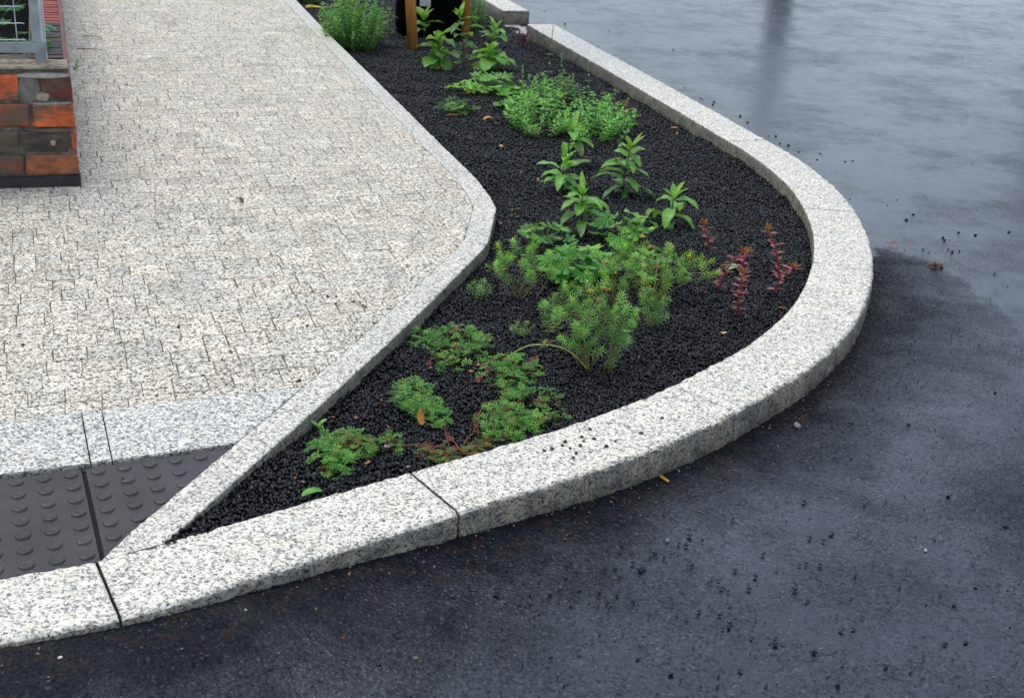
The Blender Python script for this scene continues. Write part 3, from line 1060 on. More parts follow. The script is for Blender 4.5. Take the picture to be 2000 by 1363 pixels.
road_peb = [(1213, 1067), (1210, 1080), (1234, 1077), (1236, 1100), (1280, 1081), (1255, 1110), (1249, 1114), (1262, 1107), (1202, 1111), (1280, 1082), (1115, 1098),
            (1345, 1097), (1352, 1105), (1347, 1046), (1402, 1139), (1386, 1137), (1412, 1148), (1409, 1148), (1434, 1114), (1438, 1112), (1170, 1158), (1205, 1163), (1187, 1176),
            (1259, 1131), (1476, 1126), (1582, 1050), (1570, 980), (1561, 1103), (1553, 1151), (1577, 1173), (1425, 1216), (1406, 1200), (1424, 1225), (1252, 1260), (1246, 1287),
            (1446, 1309), (1404, 1318), (1311, 1316), (1402, 1340), (1643, 1231), (1667, 1228), (1646, 1297), (1636, 1339), (1779, 1313), (1731, 1302), (1825, 1055), (1906, 1147),
            (1852, 969), (1864, 1181), (1886, 1255), (1846, 1258), (1515, 1258), (1515, 1246), (1468, 1245), (1671, 1125), (1575, 1100), (1602, 1103), (1944, 767), (1965, 1029),
            (1664, 826), (1774, 830), (1663, 895), (1690, 985), (1730, 980), (1624, 1042), (1608, 1056), (970, 1158), (885, 1165), (740, 1298), (1053, 1197), (1076, 1283),
            (1497, 1339), (1590, 1274), (1340, 1065), (1310, 1083), (1180, 1110)]
for k, (u, v) in enumerate(road_peb):
    pebble(on_road(u, v), random.uniform(0.0042, 0.0078), 'small black pebble lying loose on the wet dark road', 'black pebbles on the near road', k)
for k in range(48):
    u, v = random.gauss(1240, 230), random.gauss(1130, 110)
    if v < 1010 + (1300 - u) * 0.13 or v > 1355: continue
    pebble(on_road(u, v), random.uniform(0.0034, 0.0062), 'small black pebble lying loose on the wet dark road', 'black pebbles on the near road', k)
far_peb = [(1520, 33), (1490, 50), (1315, 98), (1337, 172), (1372, 195), (1368, 193), (1392, 205), (1395, 200), (1460, 240), (1446, 228), (1501, 266), (1515, 267), (1523, 281),
           (1596, 313), (1602, 301), (1650, 317), (1665, 316), (1660, 390), (1752, 392), (1783, 420), (1804, 385), (1770, 431), (1842, 465), (1845, 470), (1852, 487), (1860, 493), (1803, 487),
           (1874, 491), (1872, 455), (1905, 460), (1971, 454), (1943, 534), (1063, 24), (1066, 22), (1103, 47), (1104, 51), (1190, 60), (1540, 285), (1560, 297), (1733, 402)]
for k, (u, v) in enumerate(far_peb):
    pebble(on_road(u, v), random.uniform(0.0050, 0.0095), 'black pebble lying in the shallow water film beyond the kerb', 'black pebbles on the far road', k + 3)
for k, (u, v) in enumerate([(1078, 877), (1098, 871), (1113, 876), (1104, 863), (1134, 871), (1125, 886), (1120, 894), (1136, 854), (1152, 839), (1184, 872), (1252, 847), (1293, 817), (1202, 862), (1160, 858), (1063, 881), (1140, 862)]):
    pebble(at(u, v), random.uniform(0.0042, 0.0068), 'small black pebble lying on the pale kerb top', 'black pebbles on the kerb', k + 1)
for k, (u, v) in enumerate([(715, 600), (709, 597), (691, 613), (750, 453), (577, 350), (602, 386), (656, 594), (657, 580), (535, 536), (577, 533), (45, 674), (132, 646), (348, 640), (352, 663), (173, 258), (300, 276), (240, 290), (560, 668), (600, 637), (585, 743), (690, 590), (804, 545), (867, 440), (893, 482), (568, 176), (640, 580), (940, 356), (580, 746), (240, 935)]):
    pebble(at(u, v), random.uniform(0.0038, 0.0062), 'small dark pebble lying on the pale paving', 'dark pebbles on the pavement', k)


# ------------------------------------------------------------------ plants
def vary(c, s=0.18, hue=0.08):
    k = 1 + random.uniform(-s, s)
    return (max(0, c[0] * k * (1 + random.uniform(-hue, hue))), max(0, c[1] * k), max(0, c[2] * k * (1 + random.uniform(-hue, hue))))


def leaf(mb, base, az, el, Ln, Wd, bend=0.8, fold=0.35, roll=0.0, col=(0.06, 0.2, 0.04), seg=6, shape='lance', wave=0.0):
    """curved folded leaf blade; el = starting elevation (rad), bend = how far it droops (rad)"""
    base = Vector(base)
    p = base.copy()
    rows = []
    side0 = Vector((-math.sin(az), math.cos(az), 0))
    ph = random.uniform(0, 6)
    cs = []
    for k in range(seg + 1):
        t = k / seg
        e = el - bend * t
        d = Vector((math.cos(az) * math.cos(e), math.sin(az) * math.cos(e), math.sin(e)))
        nrm = side0.cross(d) * -1
        if nrm.z < 0 and abs(e) < 1.5: nrm = -nrm
        sd = side0 * math.cos(roll) + nrm * math.sin(roll)
        nr = nrm * math.cos(roll) - side0 * math.sin(roll)
        if shape == 'lance':
            w = Wd * (t + 0.05) ** 0.75 * (1 - t) ** 0.8 * 1.75
        elif shape == 'oval':
            w = Wd * (math.sin(math.pi * min(1, t * 0.96 + 0.03))) ** 0.75
        elif shape == 'broad':
            w = Wd * (t + 0.03) ** 0.5 * (1 - t) ** 0.62 * 1.55
        else:
            w = Wd * (1 - t) ** 0.5
        w *= 0.5
        wv = wave * math.sin(ph + t * 14) * w
        up_ = nr * (fold * w)
        rows.append((p - sd * w + up_ + nr * wv, p.copy(), p + sd * w + up_ - nr * wv))
        cm = tuple(c * 1.25 for c in col)
        cs += [col, cm, col]
        p = p + d * (Ln / seg)
    vs = [q for r in rows for q in r]
    fs = []
    for k in range(seg):
        for j in range(2):
            fs.append((k * 3 + j, k * 3 + j + 1, k * 3 + 4 + j, k * 3 + 3 + j))
    mb.add(vs, fs, cs)


def frame_of(az, tilt, roll=0):
    """local frame for flat lobed leaves: x along leaf, z = blade normal"""
    m = Matrix.Rotation(az, 3, 'Z') @ Matrix.Rotation(-tilt, 3, 'Y') @ Matrix.Rotation(roll, 3, 'X')
    return m


def lobed_leaf(mb, base, az, tilt, size, col, lobes=5, depth=0.45, roll=0.0, cup=0.15, spread=2.2, teeth=0.1):
    """palmate leaf with pointed lobes, attached at its base"""
    m = frame_of(az, tilt, roll)
    n = lobes * 6
    vs = [Vector((size * 0.12, 0, 0))]
    cs = [tuple(c * 1.2 for c in col)]
    for k in range(n + 1):
        th = -spread + 2 * spread * k / n
        ph = (k / n) * lobes
        fr = abs((ph % 1) - 0.5) * 2          # 0 in lobe middle, 1 in the notch
        r = size * (0.62 + 0.38 * math.cos(th * 0.55)) * (1 - depth * fr ** 1.5)
        r *= 1 + teeth * (1 if k % 2 else -0.6)
        x, y = r * math.cos(th) * 0.62 + size * 0.12, r * math.sin(th) * 0.62
        z = cup * (x * x + y * y) / size - 0.1 * size * fr + random.uniform(-.02, .02) * size
        vs.append(Vector((x, y, z)))
        k_ = 0.85 + 0.3 * (1 - fr)
        cs.append(tuple(c * k_ for c in col))
    b = Vector(base)
    vs = [b + m @ q for q in vs]
    mb.add(vs, [(0, i, i + 1) for i in range(1, n + 1)], cs)


def cut_leaf(mb, base, az, tilt, size, col, roll=0.0):
    """deeply cut cranesbill leaf: narrow wedges with three-toothed tips"""
    m = frame_of(az, tilt, roll)
    b = Vector(base)
    for k in range(7):
        th = (-1.5 + 0.5 * k) * 1.1 + random.uniform(-.08, .08)
        ln = size * (1 - 0.11 * abs(k - 3)) * random.uniform(0.9, 1.1)
        c, s = math.cos(th), math.sin(th)
        w = size * 0.062
        lp = [(0, 0), (0.45 * ln, -w * 0.7), (0.5 * ln, w * 0.7), (0.82 * ln, -w * 2.1), (0.72 * ln, 0), (0.82 * ln, w * 2.1), (1.05 * ln, 0)]
        lift = random.uniform(-.1, .15) * size
        vs = []
        for (x, y) in lp:
            vs.append(b + m @ Vector((x * c - y * s, x * s + y * c, lift * (x / ln) ** 2 - abs(y) * 0.3)))
        cc = vary(col, 0.1)
        mb.add(vs, [(0, 1, 4, 2), (1, 3, 4), (2, 4, 5), (1, 4, 6), (4, 2, 6)], cc)


def curve_pts(a, b, sag=0.0, n=5, side=(0, 0, 0)):
    a, b = Vector(a), Vector(b)
    out = []
    for k in range(n + 1):
        t = k / n
        q = a.lerp(b, t) + (Vector((0, 0, sag)) + Vector(side)) * (4 * t * (1 - t))
        out.append(q)
    return out


G_MID = (0.060, 0.150, 0.030); G_LIGHT = (0.140, 0.27, 0.055); G_DARK = (0.030, 0.085, 0.018); G_TIP = (0.13, 0.23, 0.04)
STEMD = (0.022, 0.020, 0.014)


def lance_plant(u, v, vtop, label, pairs=7, LL=0.085, LW=0.03, lean=(0, 0), tip=True, dens=2, stem=STEMD, bendm=1.0, broad=False, name='leafy_perennial', light=1.0, bare=0.1, off_top=None):
    p = on_gravel(u, v)
    h = (v - vtop) / (px(p) * 0.93)
    top = p + Vector((lean[0], lean[1], h * 0.72))
    t = thing(name, p, label, 'perennial plant', 'pointed leaf perennials in the bed')
    sm = MB()
    pts = curve_pts(p - Vector((0, 0, 0.02)), top, 0, 6, (random.uniform(-.012, .012), random.uniform(-.012, .012), 0))
    sm.tube(pts, 0.0042, 0.0022, 6, stem, col2=tuple(0.5 * a + 0.5 * b for a, b in zip(stem, G_MID)))
    sm.build('stem', M_STEM, t, True)
    fm = MB()
    a0 = random.uniform(0, 3)
    for k in range(pairs):
        tt = bare + (1 - bare) * (k + 0.5) / pairs
        q = pts[0].lerp(pts[-1], tt) + (pts[min(6, int(tt * 6))] - pts[0].lerp(pts[-1], min(6, int(tt * 6)) / 6))
        grow = (0.6 + 0.55 * math.sin(math.pi * (0.15 + 0.75 * tt)))
        for j in range(dens):
            if random.random() < 0.12: continue
            az = a0 + k * 1.5 + j * 2 * math.pi / dens + random.uniform(-.6, .6)
            ln = 1.42 * LL * grow * random.uniform(0.6, 1.15)
            el = 0.05 + 0.55 * tt + random.uniform(-.25, .3)
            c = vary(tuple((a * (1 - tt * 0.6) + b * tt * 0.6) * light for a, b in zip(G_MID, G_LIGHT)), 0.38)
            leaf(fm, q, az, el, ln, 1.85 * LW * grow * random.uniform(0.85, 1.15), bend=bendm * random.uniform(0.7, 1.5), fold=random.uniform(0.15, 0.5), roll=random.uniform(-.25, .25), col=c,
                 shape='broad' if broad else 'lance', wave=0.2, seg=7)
    if tip:
        for j in range(4):
            az = a0 + j * 2.0 + random.uniform(-.5, .5)
            leaf(fm, pts[-1] - Vector((0, 0, 0.004)), az, 0.75 + 0.10 * j, LL * random.uniform(0.55, 1.1), LW * 1.15, bend=random.uniform(-.1, .5), fold=0.55, col=vary(tuple(c * light for c in ((0.085, 0.185, 0.038) if j < 3 else G_TIP)), 0.25))
    fm.build('foliage', M_LEAF, t, True)
    return t


def place(lp, *a, **k):
    return lp(*a, **k)


# pointed-leaf perennials
lance_plant(1217, 384, 258, 'tallest leafy plant with pointed leaves in tiers on a dark stem, middle of the bed', dens=3, pairs=8, LL=0.105, LW=0.034, lean=(0.015, 0), bendm=1.1)
lance_plant(1100, 374, 292, 'leafy plant with many pointed leaves left of the tallest one', dens=3, pairs=7, LL=0.095, LW=0.030, lean=(0.0, 0.0), bendm=0.9)
lance_plant(1106, 322, 236, 'plant with drooping pointed leaves under a pale green top, front of the small-leaved mass', pairs=3, LL=0.13, LW=0.044, lean=(0.02, 0), bendm=1.5, bare=0.5, light=0.95)
lance_plant(1137, 450, 358, 'upright plant with pointed leaves standing nearest among the pointed-leaf group', dens=3, pairs=6, LL=0.105, LW=0.036, lean=(-0.01, 0), bendm=0.9, bare=0.3)
lance_plant(1310, 440, 370, 'low floppy plant with pointed leaves above the red stems', pairs=4, LL=0.11, LW=0.038, lean=(0.0, 0), bendm=1.6)
lance_plant(1262, 442, 410, 'smallest floppy plant with pointed leaves beside the low floppy one', pairs=3, LL=0.085, LW=0.026, tip=False, bendm=1.9)
lance_plant(855, 134, 62, 'broad-leaved plant on a dark stem in front of the near wooden stake', dens=3, pairs=6, LL=0.12, LW=0.062, bendm=1.3, broad=True, light=0.9)
lance_plant(903, 116, 12, 'tall thin plant with dark stem in front of the far wooden stake', pairs=4, LL=0.12, LW=0.045, lean=(-0.03, 0), bendm=0.9, bare=0.5)
lance_plant(966, 102, 46, 'slim plant with few spreading leaves left of the gap in the kerb', pairs=3, LL=0.12, LW=0.05, bendm=0.9, bare=0.5)
lance_plant(958, 138, 90, 'broad-leaved bright plant between the stakes and the lobed ground cover', dens=3, pairs=5, LL=0.11, LW=0.066, bendm=1.4, broad=True)
lance_plant(826, 88, 22, 'plant with outstretched pointed leaves just behind the near wooden stake', pairs=4, LL=0.13, LW=0.050, bendm=0.8, bare=0.5, light=0.9)
lance_plant(758, 70, 8, 'thin weedy stem beside the left side of the black tree bag', pairs=6, LL=0.055, LW=0.018, light=0.8)


# dark purple small plant by the gap
def purple_plant(u, v, label):
    p = on_gravel(u, v)
    t = thing('purple_seedling', p, label, 'plant')
    fm = MB()
    for k in range(16):
        leaf(fm, p + Vector((random.uniform(-.03, .03), random.uniform(-.03, .03), random.uniform(0, .05))), random.uniform(0, 6.28), random.uniform(0.5, 1.3), random.uniform(0.07, 0.14), 0.018, bend=0.5, col=vary((0.05, 0.014, 0.02), 0.3))
    fm.build('foliage', M_LEAF, t, True)


purple_plant(1017, 92, 'small dark purple plant at the end of the long kerb stone')


# lobed-leaf ground plants
def lobed_plant(u, v, ru, h, n, size, label, col=G_MID, lift=1.0, seed=None, elong=1.0):
    p = on_gravel(u, v)
    r = ru / px(p)
    t = thing('lobed_leaf_plant', p, label, 'ground cover plant', 'low plants with lobed leaves')
    fm = MB()
    for k in range(n):
        a = k * 2.4 + random.uniform(-.3, .3)
        rr = r * math.sqrt((k + 0.6) / n)
        q = p + Vector((math.cos(a) * rr, math.sin(a) * rr * 1.15 * elong, h * random.uniform(0.45, 1.0) * (1 - 0.45 * (rr / r) ** 2) * lift))
        sm = MB(); sm.tube(curve_pts(p + Vector((random.uniform(-.01, .01), random.uniform(-.01, .01), -0.01)), q, h * 0.2, 4), 0.0013, 0.001, 4, vary((0.10, 0.16, 0.05), 0.3)); sm.build('stem', M_STEM, t, True)
        c = vary(tuple(x * y for x, y in zip(col, (1, 1, 1))), 0.35)
        if random.random() < 0.3: c = vary(G_LIGHT, 0.2)
        lobed_leaf(fm, q, a + random.uniform(-.5, .5), random.uniform(-.75, 0.15), size * random.uniform(0.75, 1.2), c, lobes=random.choice([5, 5, 7]), depth=random.uniform(0.32, 0.48), roll=random.uniform(-.35, .35))
    fm.build('foliage', M_LEAF, t, False)
    return t


lobed_plant(890, 222, 34, 0.09, 16, 0.075, 'dark low plant with lobed leaves, farthest left on the gravel', col=G_DARK)
lobed_plant(905, 183, 22, 0.10, 5, 0.095, 'pair of pale rounded leaves left of the bright lobed clump', col=G_LIGHT)
lobed_plant(958, 180, 46, 0.13, 34, 0.085, 'bright clump of lobed leaves with one yellow leaf, behind the small-leaved mass', col=(0.085, 0.21, 0.04))
lobed_plant(1018, 215, 44, 0.12, 26, 0.075, 'lobed leaves at the left flank of the small-leaved mass', col=(0.085, 0.22, 0.045))
lobed_plant(1062, 482, 42, 0.13, 14, 0.075, 'lobed-leaf plant left of the nearest pointed-leaf plant', col=G_MID)
lobed_plant(1125, 548, 58, 0.15, 30, 0.092, 'large lobed-leaf plant in the centre of the feathery clumps', col=(0.055, 0.165, 0.03))
lobed_plant(1212, 480, 44, 0.16, 13, 0.095, 'lobed-leaf plant with bright top leaves, right below the nearest pointed-leaf plant', col=(0.07, 0.19, 0.035))
lobed_plant(1282, 550, 50, 0.13, 18, 0.085, 'dark lobed leaves half hidden by the right-hand feathery clump', col=(0.04, 0.125, 0.026))


# small-leaved mint-like masses
def mint_mass(u, v, ru, ry, h, stems, label, spikes=(), col=(0.11, 0.235, 0.06), ls=0.029, name='catmint', flowers=0, dens=6, fcol=(0.35, 0.28, 0.5), up=0.5):
    p = on_gravel(u, v)
    r = ru / px(p)
    t = thing(name, p, label, 'bushy herb', 'small leaved bushy herbs')
    fm, sm, fl = MB(), MB(), MB()
    for k in range(stems):
        a = random.uniform(0, 6.28); q = math.sqrt(random.random())
        x, y = math.cos(a) * q, math.sin(a) * q
        b = p + Vector((x * r, y * ry, 0)) * 0.8
        b.z = float(gravel_z(b.x, b.y)) - 0.01
        hh = 1.12 * h * random.uniform(0.55, 1.1) * (1 - 0.5 * q * q)
        tp = b + Vector((x * r * 0.35 + random.gauss(0, .015), y * ry * 0.3 + random.gauss(0, .015), hh))
        pts = curve_pts(b, tp, 0, 4, (random.gauss(0, .006), random.gauss(0, .006), 0))
        if stems <= 60: sm = MB()
        sm.tube(pts, 0.0014, 0.0009, 4, (0.07, 0.12, 0.045))
        if stems <= 60: sm.build('stem', M_STEM, t, True)
        for m_ in range(dens):
            tt = (m_ + 0.6) / dens
            qv = pts[0].lerp(pts[-1], tt)
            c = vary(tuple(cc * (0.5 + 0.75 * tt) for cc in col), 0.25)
            az = m_ * 1.57 + a
            for s_ in (0, math.pi):
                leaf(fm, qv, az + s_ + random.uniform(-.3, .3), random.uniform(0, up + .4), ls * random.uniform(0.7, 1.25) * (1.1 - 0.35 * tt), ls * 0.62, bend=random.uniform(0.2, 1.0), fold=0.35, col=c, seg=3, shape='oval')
        for s_ in range(3):
            leaf(fm, pts[-1], random.uniform(0, 6.28), 1.0, ls * 0.55, ls * 0.32, bend=0.4, col=vary(tuple(c_ * 1.35 for c_ in col), .15), seg=2, shape='oval')
        if flowers and random.random() < flowers:
            fl = MB()
            for s_ in range(7):
                leaf(fl, pts[-1] + Vector((0, 0, -0.004 + 0.004 * s_)), random.uniform(0, 6.28), 0.5, 0.012, 0.009, bend=0.6, col=vary(fcol, .2), seg=2, shape='oval')
            fl.build('flower', M_PETAL, t)
    for (su, sv_, st_) in spikes:
        b = on_gravel(su, sv_)
        hh = (sv_ - st_) / (px(b) * 0.93)
        tp = b + Vector((random.uniform(-.02, .02), 0, hh))
        pts = curve_pts(b, tp, 0, 5, (random.uniform(-.008, .008), 0, 0))
        if stems <= 60: sm = MB()
        sm.tube(pts, 0.002, 0.0012, 4, (0.10, 0.16, 0.06))
        if stems <= 60: sm.build('stem', M_STEM, t, True)
        for m_ in range(6):
            tt = 0.1 + 0.62 * m_ / 5
            for s_ in (0, math.pi):
                leaf(fm, pts[0].lerp(pts[-1], tt), m_ * 1.57 + s_, 0.3, ls * (1.4 - 0.9 * tt), ls * 0.6 * (1.2 - 0.6 * tt), bend=0.7, col=vary(tuple(c * 1.1 for c in col), .2), seg=3, shape='oval')
        for m_ in range(26):
            tt = 0.78 + 0.22 * m_ / 25
            leaf(fm, pts[0].lerp(pts[-1], tt), m_ * 2.4, 0.7, 0.011, 0.007, bend=0.2, col=vary((0.13, 0.19, 0.09), .25), seg=2, shape='oval')
    if stems > 60: sm.build('stems', M_STEM, t, True)
    fm.build('foliage', M_LEAF, t, False)
    return t


mint_mass(1052, 250, 68, 0.32, 0.20, 78, 'left half of the small-leaved green mass in the far middle of the bed', dens=6)
mint_mass(1165, 262, 66, 0.30, 0.19, 78, 'right half of the small-leaved green mass with the pale topped plant before it', col=(0.10, 0.24, 0.055))
mint_mass(1080, 196, 58, 0.28, 0.17, 40, 'loose small-leaved herb with thin flower spikes reaching over the long kerb', spikes=((1066, 190, 62), (1096, 190, 112), (1022, 205, 135), (1120, 200, 150), (1148, 215, 128)), col=(0.085, 0.19, 0.045))
mint_mass(692, 92, 58, 0.30, 0.44, 110, 'dense bushy plant with mauve flowers at the top beside the edging', col=(0.085, 0.19, 0.055), ls=0.034, name='flowering_bush', flowers=0.16, dens=11, up=0.8)
mint_mass(598, 4, 30, 0.25, 0.25, 50, 'green plant cut off by the upper frame edge beside the edging', col=(0.06, 0.14, 0.04), ls=0.034, name='flowering_bush', dens=7)
mint_mass(925, 52, 22, 0.35, 0.32, 40, 'hazy green herb behind the far wooden stake', col=(0.055, 0.13, 0.04), ls=0.034, name='catmint', dens=8)


# feathery spurge
def spurge_shoot(fm, sm, pts, n, nl, col, bare=0.25, w=0.0027, stemc=(0.24, 0.20, 0.08), r=0.0018):
    sm.tube(pts, r, r * 0.6, 4, stemc, col2=(0.12, 0.2, 0.05))
    k = len(pts) - 1
    for i in range(n):
        tt = bare + (1 - bare) * (i / n) ** 0.8
        f = tt * k; a = min(k - 1, int(f))
        q = pts[a].lerp(pts[a + 1], f - a)
        d = (pts[a + 1] - pts[a]).normalized()
        az = i * 2.4
        o = d.orthogonal().normalized(); o2 = d.cross(o)
        out = o * math.cos(az) + o2 * math.sin(az)
        fwd = 0.05 + 0.6 * tt ** 2 + random.uniform(-.15, .2)
        dr = (out + d * fwd).normalized()
        ln = nl * random.uniform(0.75, 1.15) * (0.65 + 0.35 * math.sin(math.pi * min(1, tt * 0.9 + 0.05)))
        sd = dr.cross(d)
        sd = sd.normalized() if sd.length > 1e-5 else o
        c = vary((col[0] * (1.15 + 1.0 * tt), col[1] * (0.85 + 0.7 * tt), col[2] * (0.6 + 0.4 * tt)), 0.35)
        m_ = q + dr * ln * 0.55
        tip = q + dr * ln - Vector((0, 0, ln * 0.12))
        fm.add([q, m_ - sd * w * 0.5, m_ + sd * w * 0.5, tip], [(0, 1, 2), (1, 3, 2)], c)


def spurge(u, v, label, shoots, col=(0.085, 0.225, 0.075), nl=0.026, n=85, flower=()):
    """shoots: list of (du, dv, depth offset) tip offsets in photo pixels at the plant's distance"""
    p = on_gravel(u, v)
    s = 1 / px(p)
    t = thing('feathery_spurge', p, label, 'feathery plant', 'feathery needle leaved plants')
    fm = MB()
    for sh in shoots:
        sm = MB()
        du, dv, dy = sh[:3]
        du *= random.uniform(0.9, 1.35)
        b = p + Vector((random.gauss(0, .012) + (sh[3] * s if len(sh) > 3 else 0), random.gauss(0, .012) + dy * 0.3, -0.008))
        tp = p + Vector((du * s * 1.3, dy, dv * s / 0.93))
        if len(sh) > 4: tp = tp + Vector((0, 0, sh[4]))
        ln = (tp - b).length
        pts = curve_pts(b, tp, 0.06 * ln, 6, (random.gauss(-du * s * 0.1, 0.1 * ln), random.gauss(0, 0.08 * ln), 0))
        big = min(1.0, ln / 0.14)
        spurge_shoot(fm, sm, pts, max(26, int(0.85 * n * big)), 1.25 * nl * (0.75 + 0.25 * big), vary(col, 0.2), bare=random.uniform(0.48, 0.72) if ln > 0.11 else random.uniform(0.1, 0.25))
        # side tuft
        if ln > 0.1:
            for rep_ in range(random.choice([0, 1, 1])):
                q = pts[random.choice([3, 4, 5])]
                tq = q + Vector((random.uniform(-.055, .055), random.uniform(-.04, .04), random.uniform(.02, .06)))
                spurge_shoot(fm, sm, curve_pts(q, tq, 0.0, 3), int(n * 0.4), nl * 0.95, vary(col, .15), bare=0.1)
        sm.build('stem', M_STEM, t, True)
    for (du, dv, dy, ye) in flower:
        fl = MB()
        q = p + Vector((du * s, dy, dv * s / 0.93))
        for k in range(16):
            leaf(fl, q, k * 2.4, random.uniform(0.1, 1.2), 0.014, 0.008, bend=0.4, col=vary(ye, .25), seg=2, shape='oval')
        fl.build('flower_head', M_PETAL, t)
    fm.build('foliage', M_LEAF, t, False)
    return t


YEL = (0.50, 0.40, 0.06); DRY = (0.50, 0.30, 0.12); PINKB = (0.5, 0.2, 0.12)
spurge(1014, 584, 'feathery clump standing by itself at the left, near the corner of the edging',
       [(-30, 100, .02), (-12, 112, 0), (8, 95, .03), (22, 105, 0), (42, 92, .02), (60, 84, 0), (-38, 70, -.02), (30, 70, -.03), (-18, 82, -.02), (2, 78, -.03), (50, 60, 0, 20), (-25, 52, -.03), (20, 112, .05), (14, 60, -.04)], flower=((-15, 82, -.03, (0.30, 0.42, 0.05)), (2, 85, -.02, (0.30, 0.42, 0.05))))
spurge(935, 583, 'small feathery tuft close beside the edging stone', [(-8, 32, 0), (6, 36, 0), (14, 28, .01), (-14, 24, 0), (2, 26, -.02), (18, 20, 0)], col=(0.065, 0.18, 0.075), n=90, nl=0.022)
spurge(1015, 655, 'smallest feathery tuft alone on the gravel', [(-6, 26, 0), (8, 28, 0), (18, 20, 0), (-12, 16, 0), (4, 18, -.02), (14, 12, -.01)], col=(0.085, 0.19, 0.08), n=80, nl=0.020)
spurge(1146, 722, 'largest feathery clump, nearest of the feathery plants',
       [(-32, 130, .03), (-10, 160, .05), (12, 142, .02), (-48, 108, .04), (30, 118, .04), (-22, 92, -.02), (6, 98, 0), (-44, 62, 0), (-20, 52, -.01), (8, 60, .01), (26, 88, .0), (-2, 122, -.02), (18, 165, .06), (-36, 150, .07), (42, 140, .05)], n=95, flower=((-6, 150, .0, YEL), (20, 150, .03, DRY)))
spurge(1186, 728, 'thin feathery clump with bare reddish stems right of the largest one',
       [(6, 108, .02), (18, 128, .03), (30, 92, .02), (2, 86, 0), (14, 40, 0), (34, 118, .04), (-12, 120, .05), (22, 70, .0)], col=(0.075, 0.21, 0.08))
spurge(1072, 652, 'dark stemmed feathery clump left of the largest one', [(4, 78, 0), (20, 90, .02), (-8, 60, 0), (34, 84, .03), (44, 70, .0), (12, 50, 0), (28, 62, -.02), (-10, 40, 0)], col=(0.075, 0.215, 0.075))
spurge(1268, 640, 'low dense feathery tuft with pinkish leaning stems', [(-14, 62, 0), (0, 56, 0), (12, 50, 0), (20, 40, 0), (-8, 40, -.02), (6, 34, -.02), (-4, 70, .02), (24, 28, 0)], col=(0.075, 0.205, 0.085))
spurge(1196, 600, 'tall feathery clump with yellowing heads behind the largest one',
       [(-14, 128, .02), (6, 138, .03), (26, 126, .02), (44, 112, .03), (-28, 104, .02), (0, 100, -.02), (22, 96, -.02), (-40, 66, 0), (-20, 72, -.03), (40, 82, 0), (58, 60, 0), (12, 54, -.03), (-50, 40, 0), (34, 120, .05), (14, 112, .06)], col=(0.085, 0.225, 0.065), flower=((-20, 86, -.02, DRY), (48, 130, .03, YEL), (-30, 20, -.04, DRY), (-12, 40, -.05, YEL)))
spurge(1276, 585, 'feathery clump at the right with one long shoot reaching to the red stems',
       [(-6, 84, 0), (18, 100, .02), (40, 92, .02), (60, 88, .0), (76, 60, 0), (-20, 66, 0), (8, 70, -.02), (30, 64, -.02), (52, 50, -.02), (18, 36, -.03), (10, 18, -.02), (64, 76, .03)], col=(0.095, 0.23, 0.062), flower=((0, 60, 0, DRY), (60, 84, 0, YEL), (-16, 98, 0, DRY)))


def loose_stem(name, pts_uvz, r, col, label, head=None, cat='bent stem'):
    pts = []
    for (u, v, z) in pts_uvz:
        g = on_gravel(u, v)
        pts.append(at(u, v, g.z + z) if z else g)
    # smooth
    P = []
    for i in range(len(pts) - 1):
        a, b = pts[i], pts[i + 1]
        m0 = (pts[i + 1] - pts[max(0, i - 1)]) * 0.5; m1 = (pts[min(len(pts) - 1, i + 2)] - pts[i]) * 0.5
        for k in range(5):
            s_ = k / 5
            P.append(a * (2 * s_ ** 3 - 3 * s_ ** 2 + 1) + m0 * (s_ ** 3 - 2 * s_ ** 2 + s_) + b * (-2 * s_ ** 3 + 3 * s_ ** 2) + m1 * (s_ ** 3 - s_ ** 2))
    P.append(pts[-1])
    t = thing(name, pts[0], label, cat)
    sm = MB(); sm.tube(P, r, r * 0.75, 6, col)
    sm.build('stem', M_STEM, t, True)
    if head:
        fl = MB()
        hq = P[head[0]]
        for k in range(head[2]):
            leaf(fl, hq + Vector((random.gauss(0, .008), random.gauss(0, .008), random.gauss(0.004, .006))), random.uniform(0, 6.28), random.uniform(0, 1.2), 0.022, 0.007, bend=0.5, col=vary(head[1], .25), seg=2)
        fl.build('flower_head', M_PETAL, t)
    return t


loose_stem('arching_stem', [(1148, 722, 0), (1120, 692, 0.045), (1085, 676, 0.065), (1040, 674, 0.06), (1012, 684, 0.035), (990, 700, 0.012)], 0.0028, (0.36, 0.34, 0.10), 'pale green stem arching low over the gravel from the largest feathery clump', head=(12, (0.34, 0.36, 0.08), 14))
loose_stem('leaning_stem', [(1256, 636, 0), (1232, 596, 0.02), (1212, 578, 0.045), (1190, 566, 0.08)], 0.0026, (0.26, 0.12, 0.06), 'bare pinkish brown stem leaning left from the low dense tuft')
loose_stem('leaning_stem', [(1272, 585, 0.0), (1280, 552, 0.06), (1284, 520, 0.11), (1296, 500, 0.13)], 0.0024, (0.30, 0.17, 0.09), 'upright bare brown stem in the right feathery clump')
loose_stem('dry_flower_stalk', [(1258, 588, 0.0), (1257, 560, 0.045), (1256, 540, 0.07), (1254, 498, 0.14)], 0.0014, (0.40, 0.25, 0.10), 'dried brown flower stalk hanging between feathery clumps', head=(7, (0.45, 0.28, 0.13), 16))
loose_stem('long_shoot', [(1330, 532, 0.02), (1360, 533, 0.03), (1388, 534, 0.028), (1402, 536, 0.02)], 0.0013, (0.34, 0.30, 0.12), 'long thin shoot with an orange head stretching to the red stems', head=(15, (0.50, 0.28, 0.07), 22))


